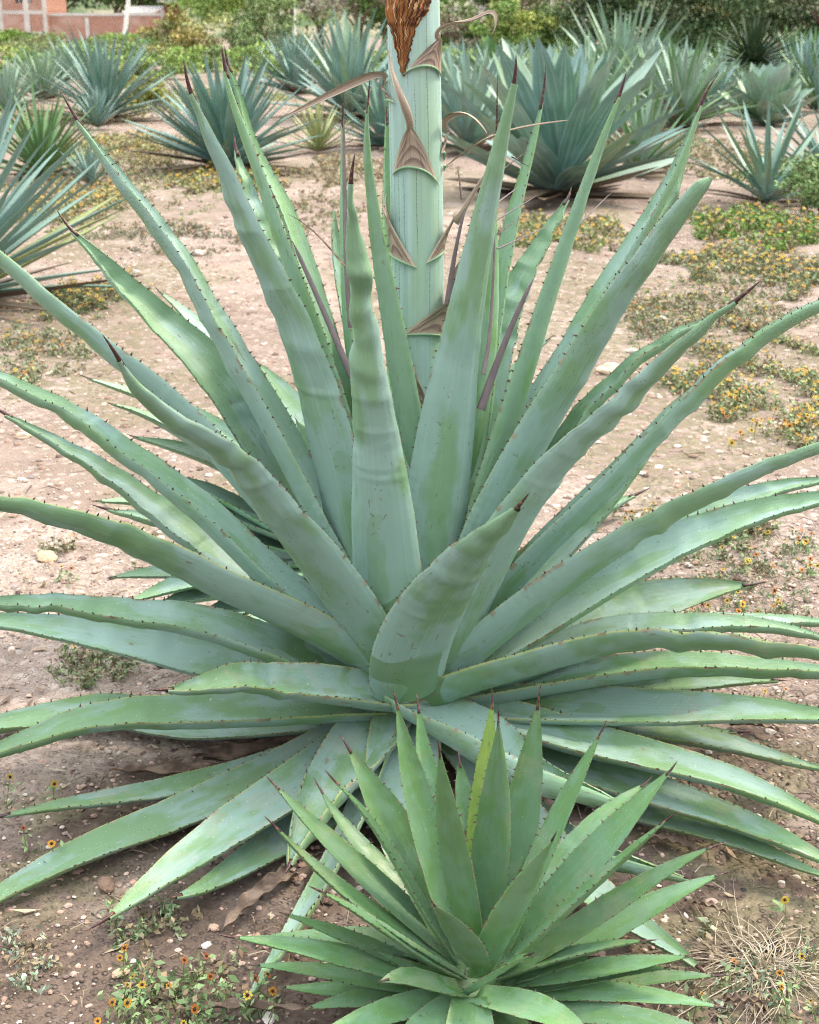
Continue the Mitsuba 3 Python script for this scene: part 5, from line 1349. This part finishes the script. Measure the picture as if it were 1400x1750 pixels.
# dry straw and twigs
def litter(label, name, n, region, L, R, tones, seed, lift=.004):
    r = np.random.default_rng(seed)
    mb = MB()
    for i in range(n):
        x, y = r.uniform(region[0], region[1]), r.uniform(region[2], region[3])
        if abs(x) > .36 * y + .1:
            continue
        a, l = r.uniform(0, 6.28), L * r.uniform(.4, 1.4)
        p0 = np.array([x, y, float(soil_z(x, y)) + lift + r.uniform(0, .006)])
        d = np.array([math.cos(a), math.sin(a), r.uniform(-.05, .25)])
        P = np.array([p0, p0 + d * l * .5 + [0, 0, r.uniform(0, .01)] + r.normal(0, l * .06, 3) * [1, 1, 0], p0 + d * l - [0, 0, max(0, d[2] * l * .7)]])
        v, f = tube(P, R * r.uniform(.6, 1.4) * np.array([1, .9, .4]), 3)
        mb.add(v, f, np.array(tones[r.integers(len(tones))]) * r.uniform(.7, 1.2))
    put(name, mb.ply('mat_vcol'), label=label, cat='litter', kind='stuff')


STR = [(.30, .24, .17), (.21, .155, .105), (.12, .085, .06), (.38, .32, .24)]
litter('dry straw and twigs strewn over the soil', 'straw_litter', 2600, (-1.6, 1.6, 1.2, 4.5), .045, .0010, STR, 5)
litter('dry straw farther out in the field', 'straw_litter', 1500, (-3.4, 3.4, 4.5, 11), .09, .0022, STR, 6)

r = np.random.default_rng(44)
mb = MB()
for i in range(420):
    x, y = r.uniform(-1.4, 1.4), r.uniform(1.25, 4.6)
    if abs(x) > .36 * y + .1:
        continue
    a, l, w = r.uniform(0, 6.28), r.uniform(.010, .035), r.uniform(.003, .008)
    d, e = np.array([math.cos(a), math.sin(a), 0]), np.array([-math.sin(a), math.cos(a), 0])
    p0 = np.array([x, y, float(soil_z(x, y)) + .006])
    up_ = np.array([0, 0, 1.0]) * r.uniform(.1, .5) * l
    mb.add([p0 - d * l, p0 - e * w + up_ * .3, p0 + e * w + up_ * .2, p0 + d * l * .6 + up_ * .6, p0 + d * l + up_], [[0, 1, 2], [1, 3, 2], [3, 1, 4], [2, 3, 4]], np.array([(.20, .14, .09), (.28, .21, .14), (.13, .09, .06), (.34, .29, .22)][r.integers(4)]) * r.uniform(.7, 1.1))
put('leaf_litter', mb.ply('mat_vcol'), label='curled scraps of dead leaf scattered on the soil', cat='litter', kind='stuff')

# dry grass tuft at the bottom right
c = on_ground(1302, 1640)
GT = thing('dry_grass_tuft', 'straw-coloured dry grass tuft lying flat at the lower right', 'grass')
r = np.random.default_rng(12)
mb = MB()
for i in range(230):
    a, l = r.uniform(0, 6.28), r.uniform(.05, .2)
    d = np.array([math.cos(a), math.sin(a) * .9])
    hgt = r.uniform(.004, .02)
    bnd = r.normal(0, .05, 2)
    P = np.array([[c[0], c[1], c[2]], [c[0] + d[0] * l * .4, c[1] + d[1] * l * .4, c[2] + hgt], [c[0] + d[0] * l * .8 + bnd[0], c[1] + d[1] * l * .8 + bnd[1], c[2] + hgt * .6 + .004], [c[0] + d[0] * l + bnd[0] * 2, c[1] + d[1] * l + bnd[1] * 2, c[2] + .004]]) + r.normal(0, .004, 3) * [1, 1, 0]
    v, f = tube(spline(P, n=9), .0019 * r.uniform(.6, 1.3) * (1.1 - np.linspace(0, 1, 9)), 4, .5)
    mb.add(v, f, np.array([(.38, .33, .25), (.28, .23, .16), (.46, .41, .33)][r.integers(3)]) * r.uniform(.7, 1.1))
put('blades', mb.ply('mat_vcol', smooth=True), GT, kind='stuff')
mb = MB()
for i in range(26):
    a = r.uniform(0, 6.28)
    d = np.array([math.cos(a), math.sin(a), 0]) * .012
    mb.add(*tube(np.array([c + d * .3 - [0, 0, .006], c + d + [0, 0, .012]]), np.array([.0025, .0012]), 5), (.33, .25, .17))
put('root_crown', mb.ply('mat_vcol'), GT, kind='stuff')


def dead_leaf(pts, w, label, mat='mat_dead', lift=.012, cup=.5, name='dead_leaf', cat='dead leaf'):
    P = spline([on_ground(u, v) + [0, 0, lift * (1 + 2 * math.sin(i * 2.1) ** 2)] for i, (u, v) in enumerate(pts)], n=30)
    t = np.linspace(0, 1, 30)
    Tt = np.gradient(P, axis=0)
    Tt /= np.linalg.norm(Tt, axis=1, keepdims=True)
    Sd = np.cross(Tt, [0, 0, 1.0])
    Sd /= np.linalg.norm(Sd, axis=1, keepdims=True)
    s = np.linspace(-1, 1, 9)
    ww = w / 2 * np.interp(t, [0, .2, .7, 1], [.8, 1, .7, .08])[:, None] * (1 + .12 * np.sin(t * 23)[:, None])
    n_ = np.cross(Sd, Tt)
    V = P[:, None] + (ww * s)[..., None] * Sd[:, None] + (ww * cup * (s ** 2) + .004 * np.sin(t * 31)[:, None] * s)[..., None] * n_[:, None]
    V2 = V - n_[:, None] * .004 * (1.02 - s ** 2)[None, :, None]
    UV = np.stack([np.broadcast_to((s + 1) / 2, (30, 9)), np.broadcast_to(t[:, None] * 3, (30, 9))], -1).reshape(-1, 2)
    f = grid_faces(30, 9)
    put(name, mikit.ply((np.vstack([V.reshape(-1, 3), V2.reshape(-1, 3)]), np.vstack([f, f[:, ::-1] + 270])), mat, smooth=True, uv=np.vstack([UV, UV])), label=label, cat=cat)


dead_leaf([(480, 1330), (360, 1332), (270, 1325), (190, 1312)], .07, 'long brown dead leaf lying under the left leaves')
dead_leaf([(560, 1290), (450, 1280), (360, 1262), (290, 1262)], .10, 'dark dead leaf deep under the left side of the big agave')
dead_leaf([(560, 1320), (450, 1295), (330, 1300)], .08, 'second dark dead leaf against the base of the big agave')
dead_leaf([(500, 1490), (470, 1520), (425, 1555), (378, 1588)], .045, 'weathered brown dead leaf like a stick left of the small agave')
dead_leaf([(990, 890), (1030, 893), (1075, 885)], .09, 'pale weathered log-like dead leaf right of the rosette', lift=.02)
dead_leaf([(1175, 1532), (1210, 1552), (1250, 1568)], .016, 'thin dark dead leaf right of the small agave')
dead_leaf([(1190, 1445), (1140, 1440), (1100, 1432)], .03, 'brown dead leaf below the lowest right leaves')
dead_leaf([(1230, 1700), (1270, 1712), (1310, 1722)], .018, 'small curled brown leaf at the bottom right')
dead_leaf([(310, 1722), (380, 1722), (470, 1728), (560, 1715)], .02, 'greyish dry leaf at the bottom beside the small agave')
dead_leaf([(1250, 1240), (1290, 1250), (1330, 1262)], .03, 'dry brown leaf bit under the right leaves')
